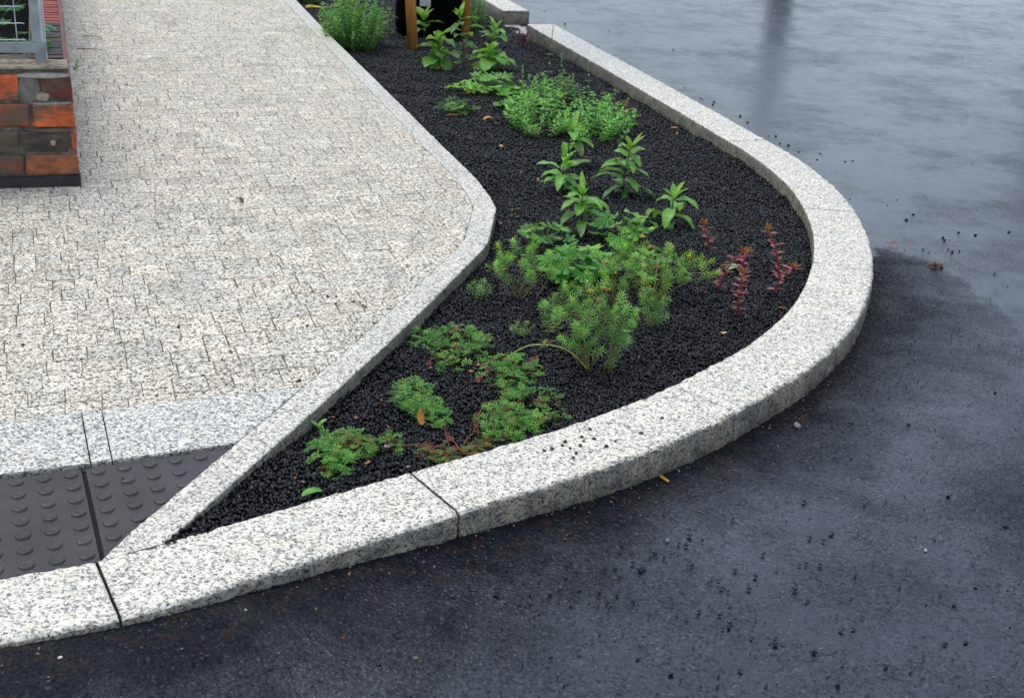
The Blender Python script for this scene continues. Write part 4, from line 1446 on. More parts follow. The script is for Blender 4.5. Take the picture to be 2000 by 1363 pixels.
# red sedum stems
def sedum(name, stems, label):
    """each stem: list of (u, v, height above gravel)"""
    b0 = on_gravel(stems[0][0][0], stems[0][0][1])
    t = thing(name, b0, label, 'red stemmed succulent', 'upright red stems with purple leaves')
    fm = MB()
    for st in stems:
        pts = []
        for i, (u, v, z) in enumerate(st):
            g = on_gravel(st[0][0], st[0][1])
            # keep the stem in the plane through its foot: same distance as the foot
            f0 = at(u, v, 0.3); d = f0 - Vector(CAM)
            k = (g.y + z - CAM[1]) / d.y
            pts.append(Vector(CAM) + d * k)
        pts[0] = pts[0] - Vector((0, 0, 0.012)) if st[0][2] == 0 else pts[0]
        P = []
        for i in range(len(pts) - 1):
            for k in range(4): P.append(pts[i].lerp(pts[i + 1], k / 4))
        P.append(pts[-1])
        sm = MB(); sm.tube(P, 0.0038, 0.0030, 7, (0.20, 0.012, 0.04), col2=(0.42, 0.03, 0.06))
        sm.build('stem', M_STEM, t, True)
        n = len(P)
        for i in range(2, n - 1):
            a = i * 1.3 + random.uniform(-.3, .3)
            for s_ in (0, math.pi):
                if random.random() < 0.15: continue
                leaf(fm, P[i], a + s_, random.uniform(0.0, 0.5), random.uniform(0.030, 0.042), 0.018, bend=random.uniform(-.1, .5), fold=0.3, col=vary(random.choice([(0.20, 0.05, 0.07), (0.25, 0.10, 0.11), (0.14, 0.035, 0.04), (0.14, 0.06, 0.02)]), .2), seg=4, shape='oval')
        for k in range(10):
            leaf(fm, P[-1], k * 2.4, 0.35 + 0.09 * k, random.uniform(0.022, 0.036), 0.014, bend=-.2, fold=0.4, col=vary(random.choice([(0.12, 0.055, 0.02), (0.14, 0.085, 0.022), (0.12, 0.04, 0.025), (0.10, 0.085, 0.02)]), .2), seg=4, shape='oval')
    fm.build('leaves', M_LEAF, t, True)
    return t


sedum('red_stonecrop', [[(1388, 500, 0), (1383, 465, 0), (1374, 440, 0)]], 'single red stem with purple leaves, farthest of the four red plants')
sedum('red_stonecrop', [[(1400, 573, 0), (1412, 540, 0), (1428, 513, 0), (1450, 495, 0)], [(1446, 540, .04), (1452, 512, .04), (1460, 494, .04)]], 'forked red stem leaning right with purple leaves, left of the middle')
sedum('red_stonecrop', [[(1440, 621, 0), (1442, 580, 0), (1448, 553, 0), (1451, 536, 0)]], 'upright red stem with olive tip, nearest of the four red plants')
sedum('red_stonecrop', [[(1507, 580, 0), (1522, 545, 0), (1520, 510, 0), (1513, 478, 0), (1500, 450, 0)], [(1527, 543, 0), (1536, 533, 0), (1550, 523, 0)]], 'tall red stem with a side branch, farthest right of the red plants')


# cranesbill
def cranesbill(u, v, label, blobs, n, size=0.030, red=0.25, h=0.068, flowers=(), stems=(), col=(0.062, 0.185, 0.028)):
    """blobs: (du, dv, ru, rv) patches in photo px round the foot"""
    p = on_gravel(u, v)
    t = thing('cranesbill', p, label, 'cranesbill plant', 'low cranesbill plants with cut leaves')
    fm = MB(); tubes = []
    tot = sum(b[2] * b[3] for b in blobs)
    for (du, dv, ru, rv) in blobs:
        c = on_gravel(u + du, v + dv)
        e1 = on_gravel(u + du + ru, v + dv) - c; e2 = on_gravel(u + du, v + dv - rv) - c
        for k in range(max(5, int(1.15 * n * ru * rv / tot))):
            a = random.uniform(0, 6.28); q = math.sqrt(random.random())
            f = c + e1 * (math.cos(a) * q) + e2 * (math.sin(a) * q)
            hh = h * (0.25 + 0.75 * random.random()) * (1 - 0.55 * q * q)
            tp = Vector((f.x, f.y, f.z + hh))
            b = p.lerp(f, random.uniform(0.55, 0.9)); b.z = float(gravel_z(b.x, b.y)) + 0.004
            if random.random() < 0.45 and len(tubes) < 90:
                tubes.append((curve_pts(b, tp, 0.008, 3), 0.0011, 0.0009, 4, vary(random.choice([(0.22, 0.05, 0.03), (0.14, 0.10, 0.04)]), .2)))
            cc = vary(col, 0.3)
            if random.random() < red * 0.16: cc = vary((0.16, 0.055, 0.018), .3)
            elif random.random() < 0.33: cc = vary((0.115, 0.25, 0.035), .2)
            cut_leaf(fm, tp, random.uniform(0, 6.28), random.uniform(-.5, .5), size * random.uniform(0.6, 1.05), cc, roll=random.uniform(-.4, .4))
    for st in stems:
        pts = []
        for (a, b) in st:
            g = on_gravel(a, b); pts.append(g + Vector((0, 0, 0.012 + random.uniform(-.004, .008))))
        P = []
        for i in range(len(pts) - 1):
            for k in range(4): P.append(pts[i].lerp(pts[i + 1], k / 4) + Vector((0, 0, 0.004 * math.sin(k))))
        P.append(pts[-1])
        tubes.append((P, 0.0017, 0.0012, 5, vary((0.24, 0.055, 0.03), .2)))
        for q in P[1:]:
            if random.random() < 0.45:
                cut_leaf(fm, q + Vector((0, 0, .004)), random.uniform(0, 6.28), random.uniform(-.2, .4), size * 0.6, vary(random.choice([(0.24, 0.06, 0.03), (0.08, 0.13, 0.03), (0.16, 0.06, 0.02)]), .25))
    for tb in tubes[:100]:
        sm = MB(); sm.tube(*tb); sm.build('stem', M_STEM, t, True)
    fm.build('foliage', M_LEAF, t, False)
    for (fu, fv, z, cc) in flowers:
        g = on_gravel(fu, fv)
        d = at(fu, fv, g.z + z)
        fl = MB()
        for k in range(5):
            leaf(fl, d, k * 1.2566, 0.35, 0.011, 0.012, bend=0.3, fold=0.1, col=vary(cc, .06), seg=3, shape='oval')
        fl.tube(curve_pts(Vector((d.x, d.y, g.z)), d, 0, 3), 0.0008, 0.0008, 4, (0.2, 0.08, 0.04))
        fl.build('flower', M_PETAL, t)
    return t


PK = (0.72, 0.42, 0.62)
cranesbill(885, 690, 'cranesbill clump farthest up, below the smallest feathery tuft', [(0, -8, 60, 34), (-60, -18, 34, 16), (48, -4, 34, 18), (0, 30, 28, 14)], 120, stems=[[(865, 705), (845, 712), (832, 722)]])
cranesbill(812, 800, 'small round cranesbill clump with an empty patch of gravel on its left', [(-5, -14, 40, 30), (8, 8, 30, 14)], 80)
cranesbill(990, 745, 'cranesbill clump under the arching stem', [(-20, -14, 42, 22), (28, -8, 40, 28), (10, 22, 40, 18)], 115, stems=[[(965, 725), (940, 738), (930, 752)], [(985, 760), (985, 790), (992, 810)]])
cranesbill(985, 835, 'broad cranesbill clump touching the kerb with black pebbles', [(-6, -4, 52, 32), (20, -44, 28, 18), (50, 0, 40, 20), (20, 28, 50, 12)], 150, stems=[[(945, 800), (930, 830), (935, 862)]])
cranesbill(1072, 800, 'thin trailing cranesbill shoot at the right end of the broad clump', [(0, -12, 22, 12), (26, 22, 18, 10), (-14, 12, 18, 10)], 34, size=0.024)
cranesbill(655, 905, 'cranesbill clump at the narrow end of the bed, lowest of its kind', [(-14, -10, 44, 32), (30, -22, 48, 26), (10, 18, 42, 18)], 150)
cranesbill(760, 888, 'tiny cranesbill sprig with a pale pink flower', [(-4, -6, 26, 14)], 24, size=0.026, flowers=[(757, 872, 0.02, PK)], stems=[[(775, 884), (800, 876), (822, 880)]])
cranesbill(848, 822, 'cranesbill shoot behind the brown curled leaf', [(-4, -4, 30, 22), (16, 10, 22, 16)], 48, size=0.026, stems=[[(856, 838), (868, 850), (874, 872), (880, 888)]])
cranesbill(880, 886, 'trailing cranesbill with reddened stems along the kerb edge', [(-45, 6, 26, 12), (20, 8, 40, 10), (-10, 18, 30, 8), (60, -8, 24, 12)], 70, size=0.024, red=1.6, h=0.03, col=(0.06, 0.13, 0.025),
           stems=[[(820, 882), (850, 880), (885, 888), (930, 882)], [(830, 892), (870, 898), (920, 892), (965, 872)], [(905, 878), (925, 850), (934, 830)], [(860, 885), (880, 870), (900, 888)], [(840, 886), (880, 892), (910, 884), (945, 888)]])
cranesbill(1216, 238, 'reddish cranesbill with a pink flower against the long kerb', [(-20, -26, 30, 20), (6, 2, 26, 16), (-4, 10, 34, 8)], 70, size=0.045, red=1.2, h=0.09, flowers=[(1238, 214, 0.05, PK)])
cranesbill(918, 130, 'feathery weed at the foot of the tall thin plant', [(-8, -16, 24, 20)], 40, size=0.05, h=0.14, col=(0.06, 0.15, 0.05))


# seedlings and fallen leaves
def leaf_thing(name, u, v, label, cat, leaves, mat=M_LEAF, group=None, ground=on_gravel, z=0.006):
    p = ground(u, v)
    mb = MB()
    for (az, el, ln, w, bend, col, shape) in leaves:
        leaf(mb, p + Vector((0, 0, z)), az, el, ln, w, bend=bend, fold=0.35, col=vary(col, .1), shape=shape, seg=7)
    o = mb.build(name, mat, None, True)
    tag(o, label, cat, group)
    return o


leaf_thing('seedling', 622, 838, 'pale two-leaved seedling against the edging by the fine joint', 'seedling',
           [(0.6, 1.0, 0.035, 0.022, 0.9, G_LIGHT, 'broad'), (3.0, 0.9, 0.03, 0.02, 0.8, G_LIGHT, 'broad'), (-1.2, 0.5, 0.026, 0.016, .7, G_MID, 'broad'), (5.4, 0.7, 0.03, 0.018, .9, G_MID, 'broad')])
leaf_thing('fallen_leaf', 590, 982, 'bright green fallen leaf leaning on the kerb near the bed tip', 'leaf', [(0.35, 0.5, 0.055, 0.038, 0.8, (0.07, 0.20, 0.03), 'broad')], z=0.02)
leaf_thing('fallen_leaf', 1418, 532, 'round grey green leaf behind the leaning red stem', 'leaf', [(0.3, 0.5, 0.06, 0.048, 0.5, (0.16, 0.26, 0.14), 'oval')], z=0.008)
leaf_thing('fallen_leaf', 1222, 652, 'tiny fresh green leaf alone on the gravel right of the feathery clumps', 'leaf', [(0.2, 0.3, 0.02, 0.012, 0.3, (0.2, 0.45, 0.08), 'oval'), (2.2, 0.3, 0.016, 0.01, 0.3, (0.2, 0.45, 0.08), 'oval')])
BRN = (0.34, 0.14, 0.03)
leaf_thing('dry_leaf', 824, 832, 'brown curled dry leaf between cranesbill clumps', 'leaf', [(1.9, 0.5, 0.052, 0.030, -.9, BRN, 'broad')], z=0.004)
leaf_thing('dry_leaf', 474, 396, 'dark red brown curled leaf alone on the pavement', 'leaf', [(2.4, 0.9, 0.05, 0.028, 1.8, (0.10, 0.03, 0.02), 'broad')], ground=lambda u, v: at(u, v), z=0.0)
leaf_thing('dry_leaf', 790, 917, 'pale pink petal lying where two kerb stones meet', 'petal', [(0.1, 0.1, 0.022, 0.014, 0.2, (0.75, 0.62, 0.66), 'oval'), (3.1, 0.1, 0.012, 0.012, 0.2, (0.75, 0.62, 0.66), 'oval')], M_PETAL)
leaf_thing('dry_leaf', 926, 186, 'pale tan dead leaf in front of the bright lobed clump', 'leaf', [(2.8, 0.4, 0.08, 0.05, 0.5, (0.55, 0.36, 0.15), 'broad')])
leaf_thing('dry_leaf', 945, 236, 'orange dead leaf on the gravel left of the small-leaved mass', 'leaf', [(0.5, 0.5, 0.06, 0.045, 1.0, (0.48, 0.20, 0.04), 'broad')])
leaf_thing('dry_leaf', 1738, 480, 'small dark red leaf on the road by the water film', 'leaf', [(0.2, 0.4, 0.045, 0.025, 0.7, (0.16, 0.03, 0.02), 'broad'), (2.6, 0.3, 0.03, 0.02, .5, (0.12, 0.03, 0.02), 'lance')], ground=on_road)
leaf_thing('dry_leaf', 1412, 655, 'small cream dead leaf near the inner kerb edge', 'leaf', [(0.6, 0.6, 0.018, 0.014, 1.0, (0.55, 0.36, 0.14), 'broad'), (2.3, 0.6, 0.015, 0.012, 1.0, (0.55, 0.33, 0.14), 'broad')])
leaf_thing('dry_leaf', 1538, 606, 'reddish brown dead leaf beside the kerb, right of the red stems', 'leaf', [(3.2, 0.2, 0.045, 0.018, 0.4, (0.22, 0.06, 0.025), 'broad')])
leaf_thing('dry_leaf', 872, 228, 'rust coloured leaf under the dark lobed plant', 'leaf', [(0.1, 0.1, 0.10, 0.04, 0.2, (0.36, 0.11, 0.03), 'broad')])
leaf_thing('dry_leaf', 862, 138, 'orange brown leaf at the foot of the broad-leaved plant', 'leaf', [(2.9, 0.1, 0.08, 0.03, 0.2, (0.42, 0.16, 0.04), 'broad')])
leaf_thing('dry_leaf', 598, 17, 'yellowed leaf on the gravel left of the dense bushy plant', 'leaf', [(0.1, 0.15, 0.16, 0.06, 0.3, (0.42, 0.33, 0.08), 'broad'), (0.9, 0.2, 0.13, 0.08, 0.5, (0.30, 0.24, 0.05), 'broad')])


# brown clump on the road
p = on_road(1828, 522)
mb = MB()
for k in range(26):
    leaf(mb, p + Vector((random.gauss(0, .012), random.gauss(0, .012), random.uniform(0, .012))), random.uniform(0, 6.28), random.uniform(-.2, .9), random.uniform(0.015, 0.04), 0.016, bend=1.2, col=vary((0.06, 0.022, 0.014), .5), seg=4, shape='broad')
tag(mb.build('leaf_clump', M_LEAF), 'dark brown clump of rotten leaves on the road at the edge of the water', 'leaf clump')

# bark chips
chips = [(866, 118), (915, 186), (700, 137), (734, 134), (762, 174), (793, 190), (823, 198), (820, 235), (842, 213), (912, 272), (983, 288), (998, 318), (903, 306), (913, 322), (1000, 411), (1013, 412), (1034, 420), (1007, 425), (1006, 466), (1016, 470),
         (985, 387), (1360, 262), (1374, 280), (1367, 287), (1310, 252), (1322, 262), (1059, 564), (580, 938), (588, 944), (712, 912), (925, 728), (938, 716), (842, 720), (648, 818), (930, 580), (720, 102), (682, 95), (1150, 310), (1098, 307), (640, 930),
         (1195, 402), (1255, 330), (975, 440), (940, 420), (890, 262), (850, 270), (760, 838), (742, 785), (700, 820), (1290, 668), (1476, 600), (1050, 350)]
for k, (u, v) in enumerate(chips):
    g = on_gravel(u, v)
    mb = MB()
    ln = random.uniform(0.008, 0.018) * (1.0 if v > 350 else 1.9); wd = ln * random.uniform(0.35, 0.7)
    th = random.uniform(0, 6.28)
    ex = Vector((math.cos(th), math.sin(th), random.uniform(-.2, .3))) * ln
    ey = Vector((-math.sin(th), math.cos(th), random.uniform(-.3, .3))) * wd
    mb.box(g + Vector((0, 0, 0.004)), ex, ey, Vector((0, 0, 0.004)), vary(random.choice([(0.42, 0.15, 0.05), (0.30, 0.09, 0.04), (0.46, 0.22, 0.09)]), .25), jit=0.0018)
    tag(mb.build('bark_chip', M_CHIP), 'small orange brown bark chip lying on the black gravel', 'bark chip', 'orange bark chips on the gravel')

# cigarette end, stones on the road
q = on_road(1297, 938)
q2 = on_road(1290, 932); q3 = on_road(1306, 943)
mb = MB()
a, b = q2 + Vector((0, 0, .004)), q3 + Vector((0, 0, .004))
mb.tube([a, a.lerp(b, .8), a.lerp(b, 0.86), b], 0.0039, 0.0039, 10, (0.62, 0.32, 0.05))
o = mb.build('cigarette_end', attr_mat('filter_paper', 0.7, 0.3, nvar=0.15))
tag(o, 'orange cigarette end lying at the foot of the kerb', 'cigarette end')
mb = MB(); mb.tube([b, b + (b - a).normalized() * 0.003], 0.0037, 0.003, 10, (0.1, 0.05, 0.03))
ash = mb.build('ash_tip', M_CHIP); ash.parent = o


def grey_stone(u, v, r, label, col):
    p = on_road(u, v)
    me = pebble_mesh(int(u), r)
    me.color_attributes['tint'].data.foreach_set('color', np.tile([*col, 1], 12).astype(np.float32))
    o = bpy.data.objects.new('stone', me); COL.objects.link(o)
    o.location = p + Vector((0, 0, r * .4)); o.rotation_euler = (0.1, 0.2, u)
    tag(o, label, 'stone')


grey_stone(1557, 833, 0.011, 'flat grey stone on the road off the near right kerb', (0.17, 0.165, 0.15))
grey_stone(1303, 1056, 0.006, 'small grey stone on the road below the orange cigarette end', (0.24, 0.22, 0.19))
grey_stone(1808, 1075, 0.005, 'tiny pale pebble on the road at the far right', (0.42, 0.33, 0.27))
grey_stone(117, 1285, 0.005, 'tiny cream pebble on the road at the lower left', (0.6, 0.52, 0.42))
grey_stone(812, 1285, 0.005, 'tiny tan pebble on the road low in the middle', (0.30, 0.22, 0.14))
grey_stone(480, 1192, 0.0045, 'tiny tan stone on the road under the first kerb joint', (0.38, 0.27, 0.18))

# ------------------------------------------------------------------ tree: wooden stakes and black watering bag
M_WOOD = None


def wood_mat():
    m, nt, bs, out = new_mat('stake_wood')
    t = coords(nt)
    mp_ = N(nt, 'ShaderNodeMapping'); mp_.inputs['Scale'].default_value = (60, 60, 4)
    L(nt, t, mp_.inputs[0])
    nz = N(nt, 'ShaderNodeTexNoise', i_Scale=1.0, i_Detail=5.0, i_Distortion=0.6); L(nt, mp_.outputs[0], nz.inputs[0])
    r = ramp(nt, [(0.3, (0.36, 0.135, 0.024)), (0.55, (0.52, 0.22, 0.045)), (0.75, (0.62, 0.30, 0.08))]); L(nt, nz.outputs[0], r.inputs[0])
    L(nt, r.outputs[0], bs.inputs['Base Color'])
    bs.inputs['Roughness'].default_value = 0.55
    return m


M_WOOD = wood_mat()


def stake(u, v, r, lean, label):
    p = on_gravel(u, v)
    mb = MB()
    tp = p + Vector((lean[0], lean[1], 2.1))
    n = 14
    mb.tube([p - Vector((0, 0, .1)), p.lerp(tp, .3), p.lerp(tp, .65), tp], r, r * 0.97, 16)
    tag(mb.build('tree_stake', M_WOOD, None, True), label, 'wooden stake', 'round wooden tree stakes')


stake(808, 95, 0.040, (-0.17, 0), 'near round wooden stake left of the black tree bag')
stake(909, 75, 0.036, (-0.06, 0), 'far round wooden stake right of the black tree bag')
bp_ = on_gravel(834, 80); bp_ = Vector((bp_.x, bp_.y + 0.33, bp_.z))
bt = thing('tree_watering_bag', bp_, 'black watering bag with a grey tag round a young tree between the stakes', 'tree bag')
mb = MB()
n = 40
prof = [(0.265, -0.03), (0.285, 0.06), (0.283, 0.2), (0.262, 0.4), (0.245, 0.62), (0.20, 0.80), (0.10, 0.86)]
vs = []
for (r, z) in prof:
    for k in range(n):
        a = 2 * math.pi * k / n
        rr = r * (1 + 0.018 * math.sin(a * 7 + z * 5) + 0.01 * math.sin(a * 13 + z * 11))
        vs.append(bp_ + Vector((math.cos(a) * rr, math.sin(a) * rr, z)))
fs = [(i * n + k, i * n + (k + 1) % n, (i + 1) * n + (k + 1) % n, (i + 1) * n + k) for i in range(len(prof) - 1) for k in range(n)]
mb.add(vs, fs)
mb.build('bag', simple_mat('black_plastic', (0.0012, 0.0012, 0.0014), 0.9, spec=0.03), bt, True)
mb = MB(); mb.tube([bp_ + Vector((0, 0, 0.3)), bp_ + Vector((0.02, 0, 1.4)), bp_ + Vector((0, 0.03, 2.6))], 0.05, 0.035, 10)
mb.build('trunk', simple_mat('bark', (0.09, 0.07, 0.05), 0.85), bt, True)
mb = MB()
for k in range(900):
    a = random.uniform(0, 6.28); b = random.uniform(-1, 1); rr = 0.85 * random.random() ** 0.4
    q = bp_ + Vector((math.cos(a) * math.sqrt(1 - b * b) * rr, math.sin(a) * math.sqrt(1 - b * b) * rr, 3.0 + b * rr * 1.0))
    leaf(mb, q, random.uniform(0, 6.28), random.uniform(-.6, .6), 0.10, 0.05, bend=0.5, col=vary(G_MID, .3), seg=3, shape='broad')
mb.build('crown', M_LEAF, bt)
# grey tag on the front of the bag
tg0 = at(820, 12, 0.25); dv_ = tg0 - Vector(CAM); kk = (bp_.y - 0.281) / dv_.y
tl = Vector(CAM) + dv_ * kk
mb = MB()
mb.box(Vector((tl.x, bp_.y - 0.284, tl.z)), Vector((0.082, 0.0, 0)), Vector((0, 0.004, 0)), Vector((0, 0, 0.11)))
mb.build('tag', simple_mat('grey_tag', (0.42, 0.43, 0.43), 0.6), bt)

# ------------------------------------------------------------------ brick wall with mesh fence
def brick_mat():
    m = attr_mat('brick', rough=0.45, spec=0.4, bump=0.8, bscale=120, nvar=0.45, nscale=20)
    nt = m.node_tree
    bs = [n for n in nt.nodes if n.type == 'BSDF_PRINCIPLED'][0]
    src = bs.inputs['Base Color'].links[0].from_socket
    t = coords(nt)
    mp_ = N(nt, 'ShaderNodeMapping'); mp_.inputs['Scale'].default_value = (5, 5, 17)
    L(nt, t, mp_.inputs[0])
    g = N(nt, 'ShaderNodeTexNoise', i_Scale=1.0, i_Detail=9.0, i_Roughness=0.72); L(nt, mp_.outputs[0], g.inputs[0])
    gr_ = ramp(nt, [(0.3, (0.022, 0.018, 0.014)), (0.6, (0.10, 0.075, 0.05))]); L(nt, g.outputs[0], gr_.inputs[0])
    sx = N(nt, 'ShaderNodeSeparateXYZ'); L(nt, t, sx.inputs[0])
    left = maprange(nt, sx.outputs[0], -2.06, -2.12, 0.0, 0.045)
    low = maprange(nt, sx.outputs[2], 0.36, 0.22, 0.0, 0.05)
    gg = mth(nt, 'ADD', g.outputs[0], mth(nt, 'MULTIPLY', left, maprange(nt, sx.outputs[2], 0.36, 0.35, 0.0, 1.0)))
    gg = mth(nt, 'ADD', gg, mth(nt, 'MULTIPLY', low, 0.6))
    c = mixc(nt, maprange(nt, gg, 0.48, 0.62, 0.0, 0.92), src, gr_.outputs[0])
    L(nt, c, bs.inputs['Base Color'])
    return m


M_BRICK = brick_mat()


def mortar_mat():
    m, nt, bs, out = new_mat('mortar')
    t = coords(nt)
    nz = N(nt, 'ShaderNodeTexNoise', i_Scale=22, i_Detail=7.0, i_Roughness=0.7); L(nt, t, nz.inputs[0])
    r = ramp(nt, [(0.28, (0.018, 0.017, 0.015)), (0.5, (0.085, 0.075, 0.055)), (0.72, (0.20, 0.18, 0.135))]); L(nt, nz.outputs[0], r.inputs[0])
    L(nt, r.outputs[0], bs.inputs['Base Color'])
    bs.inputs['Roughness'].default_value = 0.75
    b = N(nt, 'ShaderNodeBump', i_Strength=0.9, i_Distance=0.006)
    L(nt, nz.outputs[0], b.inputs['Height']); L(nt, b.outputs[0], bs.inputs['Normal'])
    return m


M_MORT = mortar_mat()
W0 = Vector((wall_c.x, wall_c.y, 0))
E1 = Vector((math.cos(math.radians(17.5)), math.sin(math.radians(17.5)), 0)); E2 = Vector((-E1.y, E1.x, 0))
E2 = Vector((math.cos(math.radians(110.5)), math.sin(math.radians(110.5)), 0))
HW = 0.505
UP = Vector((0, 0, 1))
wall = thing('brick_wall', W0, 'weathered red brick garden wall corner with crumbling mortar on the left', 'brick wall')
mb = MB()
LF, LS, TH, TS = 1.3, 5.5, 0.30, 0.16
mb.box(W0 - E1 * LF + E2 * 0.004, E1 * (LF - 0.004), E2 * TH, UP * (HW - 0.002))
mb.box(W0 - E1 * (TS + 0.0) + E2 * (TH + 0.004), E1 * (TS - 0.004), E2 * (LS - TH), UP * (HW - 0.004))
mb.build('mortar', M_MORT, wall)
bk = MB()
OR_ = (0.50, 0.09, 0.02); DR = (0.115, 0.020, 0.013); BRO = (0.17, 0.06, 0.03); DKS = (0.035, 0.026, 0.02)
courses = [(0.055, 0.085, [(0.215, (0.33, 0.085, 0.03)), (0.24, (0.20, 0.07, 0.03)), (0.24, BRO), (0.24, OR_), (0.24, BRO)]),
           (0.158, 0.080, [(0.022, OR_), (0.20, DKS), (0.22, (0.05, 0.035, 0.025)), (0.24, (0.06, 0.045, 0.035)), (0.24, BRO)]),
           (0.262, 0.092, [(0.168, OR_), (0.21, (0.30, 0.075, 0.03)), (0.24, BRO), (0.24, OR_), (0.24, BRO)]),
           (0.372, 0.098, [(0.13, DR), (0.065, None), (0.255, OR_), (0.255, (0.36, 0.08, 0.025)), (0.255, OR_)])]
for (z0, hh, bs_) in courses:
    x = 0.0
    for (ln, cc) in bs_:
        if cc is not None:
            proud = random.uniform(0.003, 0.007)
            # bevelled brick: front ring inset
            a = W0 - E1 * (x + ln - 0.006) - E2 * proud + UP * z0
            dx, dz, dp = E1 * (ln - 0.014), UP * hh, E2 * 0.05
            if x == 0: dx = E1 * (ln - 0.003)
            i_ = 0.005
            def j():
                return Vector((random.gauss(0, .004), random.gauss(0, .0015), random.gauss(0, .0035)))
            f = [a + E1 * i_ + UP * i_, a + dx - E1 * i_ + UP * i_, a + dx + dz - E1 * i_ - UP * i_, a + dz + E1 * i_ - UP * i_]
            m_ = [a + E2 * .004, a + dx + E2 * .004, a + dx + dz + E2 * .004, a + dz + E2 * .004]
            r_ = [q + dp for q in m_]
            vs = [q + j() for q in f] + [q + j() for q in m_] + r_
            bk.add(vs, [(0, 1, 2, 3)] + [(k, 4 + k, 4 + (k + 1) % 4, (k + 1) % 4) for k in range(4)] + [(4 + k, 8 + k, 8 + (k + 1) % 4, 4 + (k + 1) % 4) for k in range(4)], vary(cc, .12))
        x += ln
# side face bricks
for ci, (z0, hh, bs_) in enumerate(courses):
    y = 0.06 if ci % 2 else 0.15
    while y < LS - 0.3:
        ln = 0.245
        a = W0 + E1 * 0.004 + E2 * y + UP * z0
        bk.box(a - E1 * 0.05, E2 * (ln - 0.015), E1 * 0.05, UP * hh, vary(random.choice([OR_, BRO, DR]), .2), jit=0.0015)
        y += ln
bk.build('bricks', M_BRICK, wall)
# tarred foot
mb = MB(); mb.box(W0 - E1 * LF - E2 * 0.009, E1 * (LF + 0.008), E2 * 0.07, UP * 0.047, (1, 1, 1), jit=0.001)
mb.build('plinth', simple_mat('tar', (0.014, 0.013, 0.013), 0.55, 0.7, 22, bump=1.0, bscale=40), wall)
# mortar patches daubed over the top course
mb = MB()


def daub(cx, cz, rx, rz, thick, seed, col):
    n = 18
    c = W0 - E1 * cx - E2 * thick + UP * cz
    vs = [c]
    for ring, (f, d) in enumerate(((0.7, 0.15), (1.0, 1.0))):
        for k in range(n):
            a = 2 * math.pi * k / n
            rr = f * (1 + 0.25 * noise.noise(Vector((math.cos(a) * 1.6, math.sin(a) * 1.6, seed))))
            vs.append(W0 - E1 * max(0.003, cx - math.cos(a) * rx * rr) + UP * (cz + math.sin(a) * rz * rr) - E2 * (thick * (1 - d) - 0.004 * d))
    fs = [(0, 1 + k, 1 + (k + 1) % n) for k in range(n)] + [(1 + k, 1 + n + k, 1 + n + (k + 1) % n, 1 + (k + 1) % n) for k in range(n)]
    mb.add(vs, fs, col)


daub(0.165, 0.415, 0.05, 0.065, 0.012, 1.0, (0.15, 0.14, 0.12))
daub(0.115, 0.388, 0.035, 0.022, 0.017, 3.0, (0.30, 0.25, 0.17))
daub(0.10, 0.474, 0.13, 0.012, 0.012, 5.0, (0.34, 0.32, 0.28))
daub(0.08, 0.245, 0.11, 0.012, 0.009, 7.0, (0.12, 0.10, 0.07))
daub(0.09, 0.358, 0.09, 0.009, 0.009, 9.0, (0.24, 0.23, 0.20))
daub(0.09, 0.192, 0.014, 0.016, 0.012, 11.0, (0.34, 0.27, 0.19))
mb.build('mortar_patch', attr_mat('daub', 0.8, 0.3, bump=0.8, bscale=120, nscale=40), wall)
# coping: bricks on edge running back along the side wall, pale mortar cap at the corner
mb = MB()
y = 0.16
k = 0
while y < LS - 0.1:
    c = (0.24, 0.036, 0.018) if y > 0.95 else random.choice([(0.03, 0.024, 0.02), (0.022, 0.02, 0.02), (0.07, 0.035, 0.025)])
    mb.box(W0 - E1 * (TS - 0.01) + E2 * y + UP * (HW - 0.003), E1 * (TS - 0.03), E2 * 0.062, UP * 0.014, vary(c, .15), jit=0.0025)
    y += 0.078
mb.box(W0 - E1 * 0.028 + E2 * 0.14 + UP * (HW - 0.004), E1 * 0.026, E2 * (LS - 0.3), UP * 0.008, (0.16, 0.06, 0.04))
cp = mb.build('coping', attr_mat('glazed_brick', 0.45, 0.08, bump=0.25, bscale=90), wall)
mb = MB(); mb.box(W0 - E1 * LF + E2 * -0.003 + UP * (HW - 0.003), E1 * (LF - 0.002), E2 * 0.158, UP * 0.010, (0.26, 0.22, 0.15), jit=0.002)
mb.build('mortar_cap', attr_mat('cap', 0.75, 0.3, bump=0.9, bscale=70, nvar=0.5, nscale=30), wall)

# galvanised fence panel
M_GALV = simple_mat('galvanised_steel', (0.30, 0.33, 0.35), 0.42, 0.22, 18, metal=0.55, bump=0.08)
M_GALVL = simple_mat('galvanised_bright', (0.46, 0.50, 0.56), 0.38, 0.12, 10, metal=0.4, bump=0.05)
fo = W0 + E2 * 0.095 + UP * (HW + 0.045)


def fx(u):
    """distance left of the wall corner, along the fence, of photo column u at the fence foot"""
    best = None
    for s in np.linspace(0, 0.6, 601):
        q = fo - E1 * s
        d = np.array(q) - CAM
        uu = CX + F_PX * (d @ rt) / (d @ fw)
        if best is None or abs(uu - u) < best[0]: best = (abs(uu - u), s)
    return best[1]


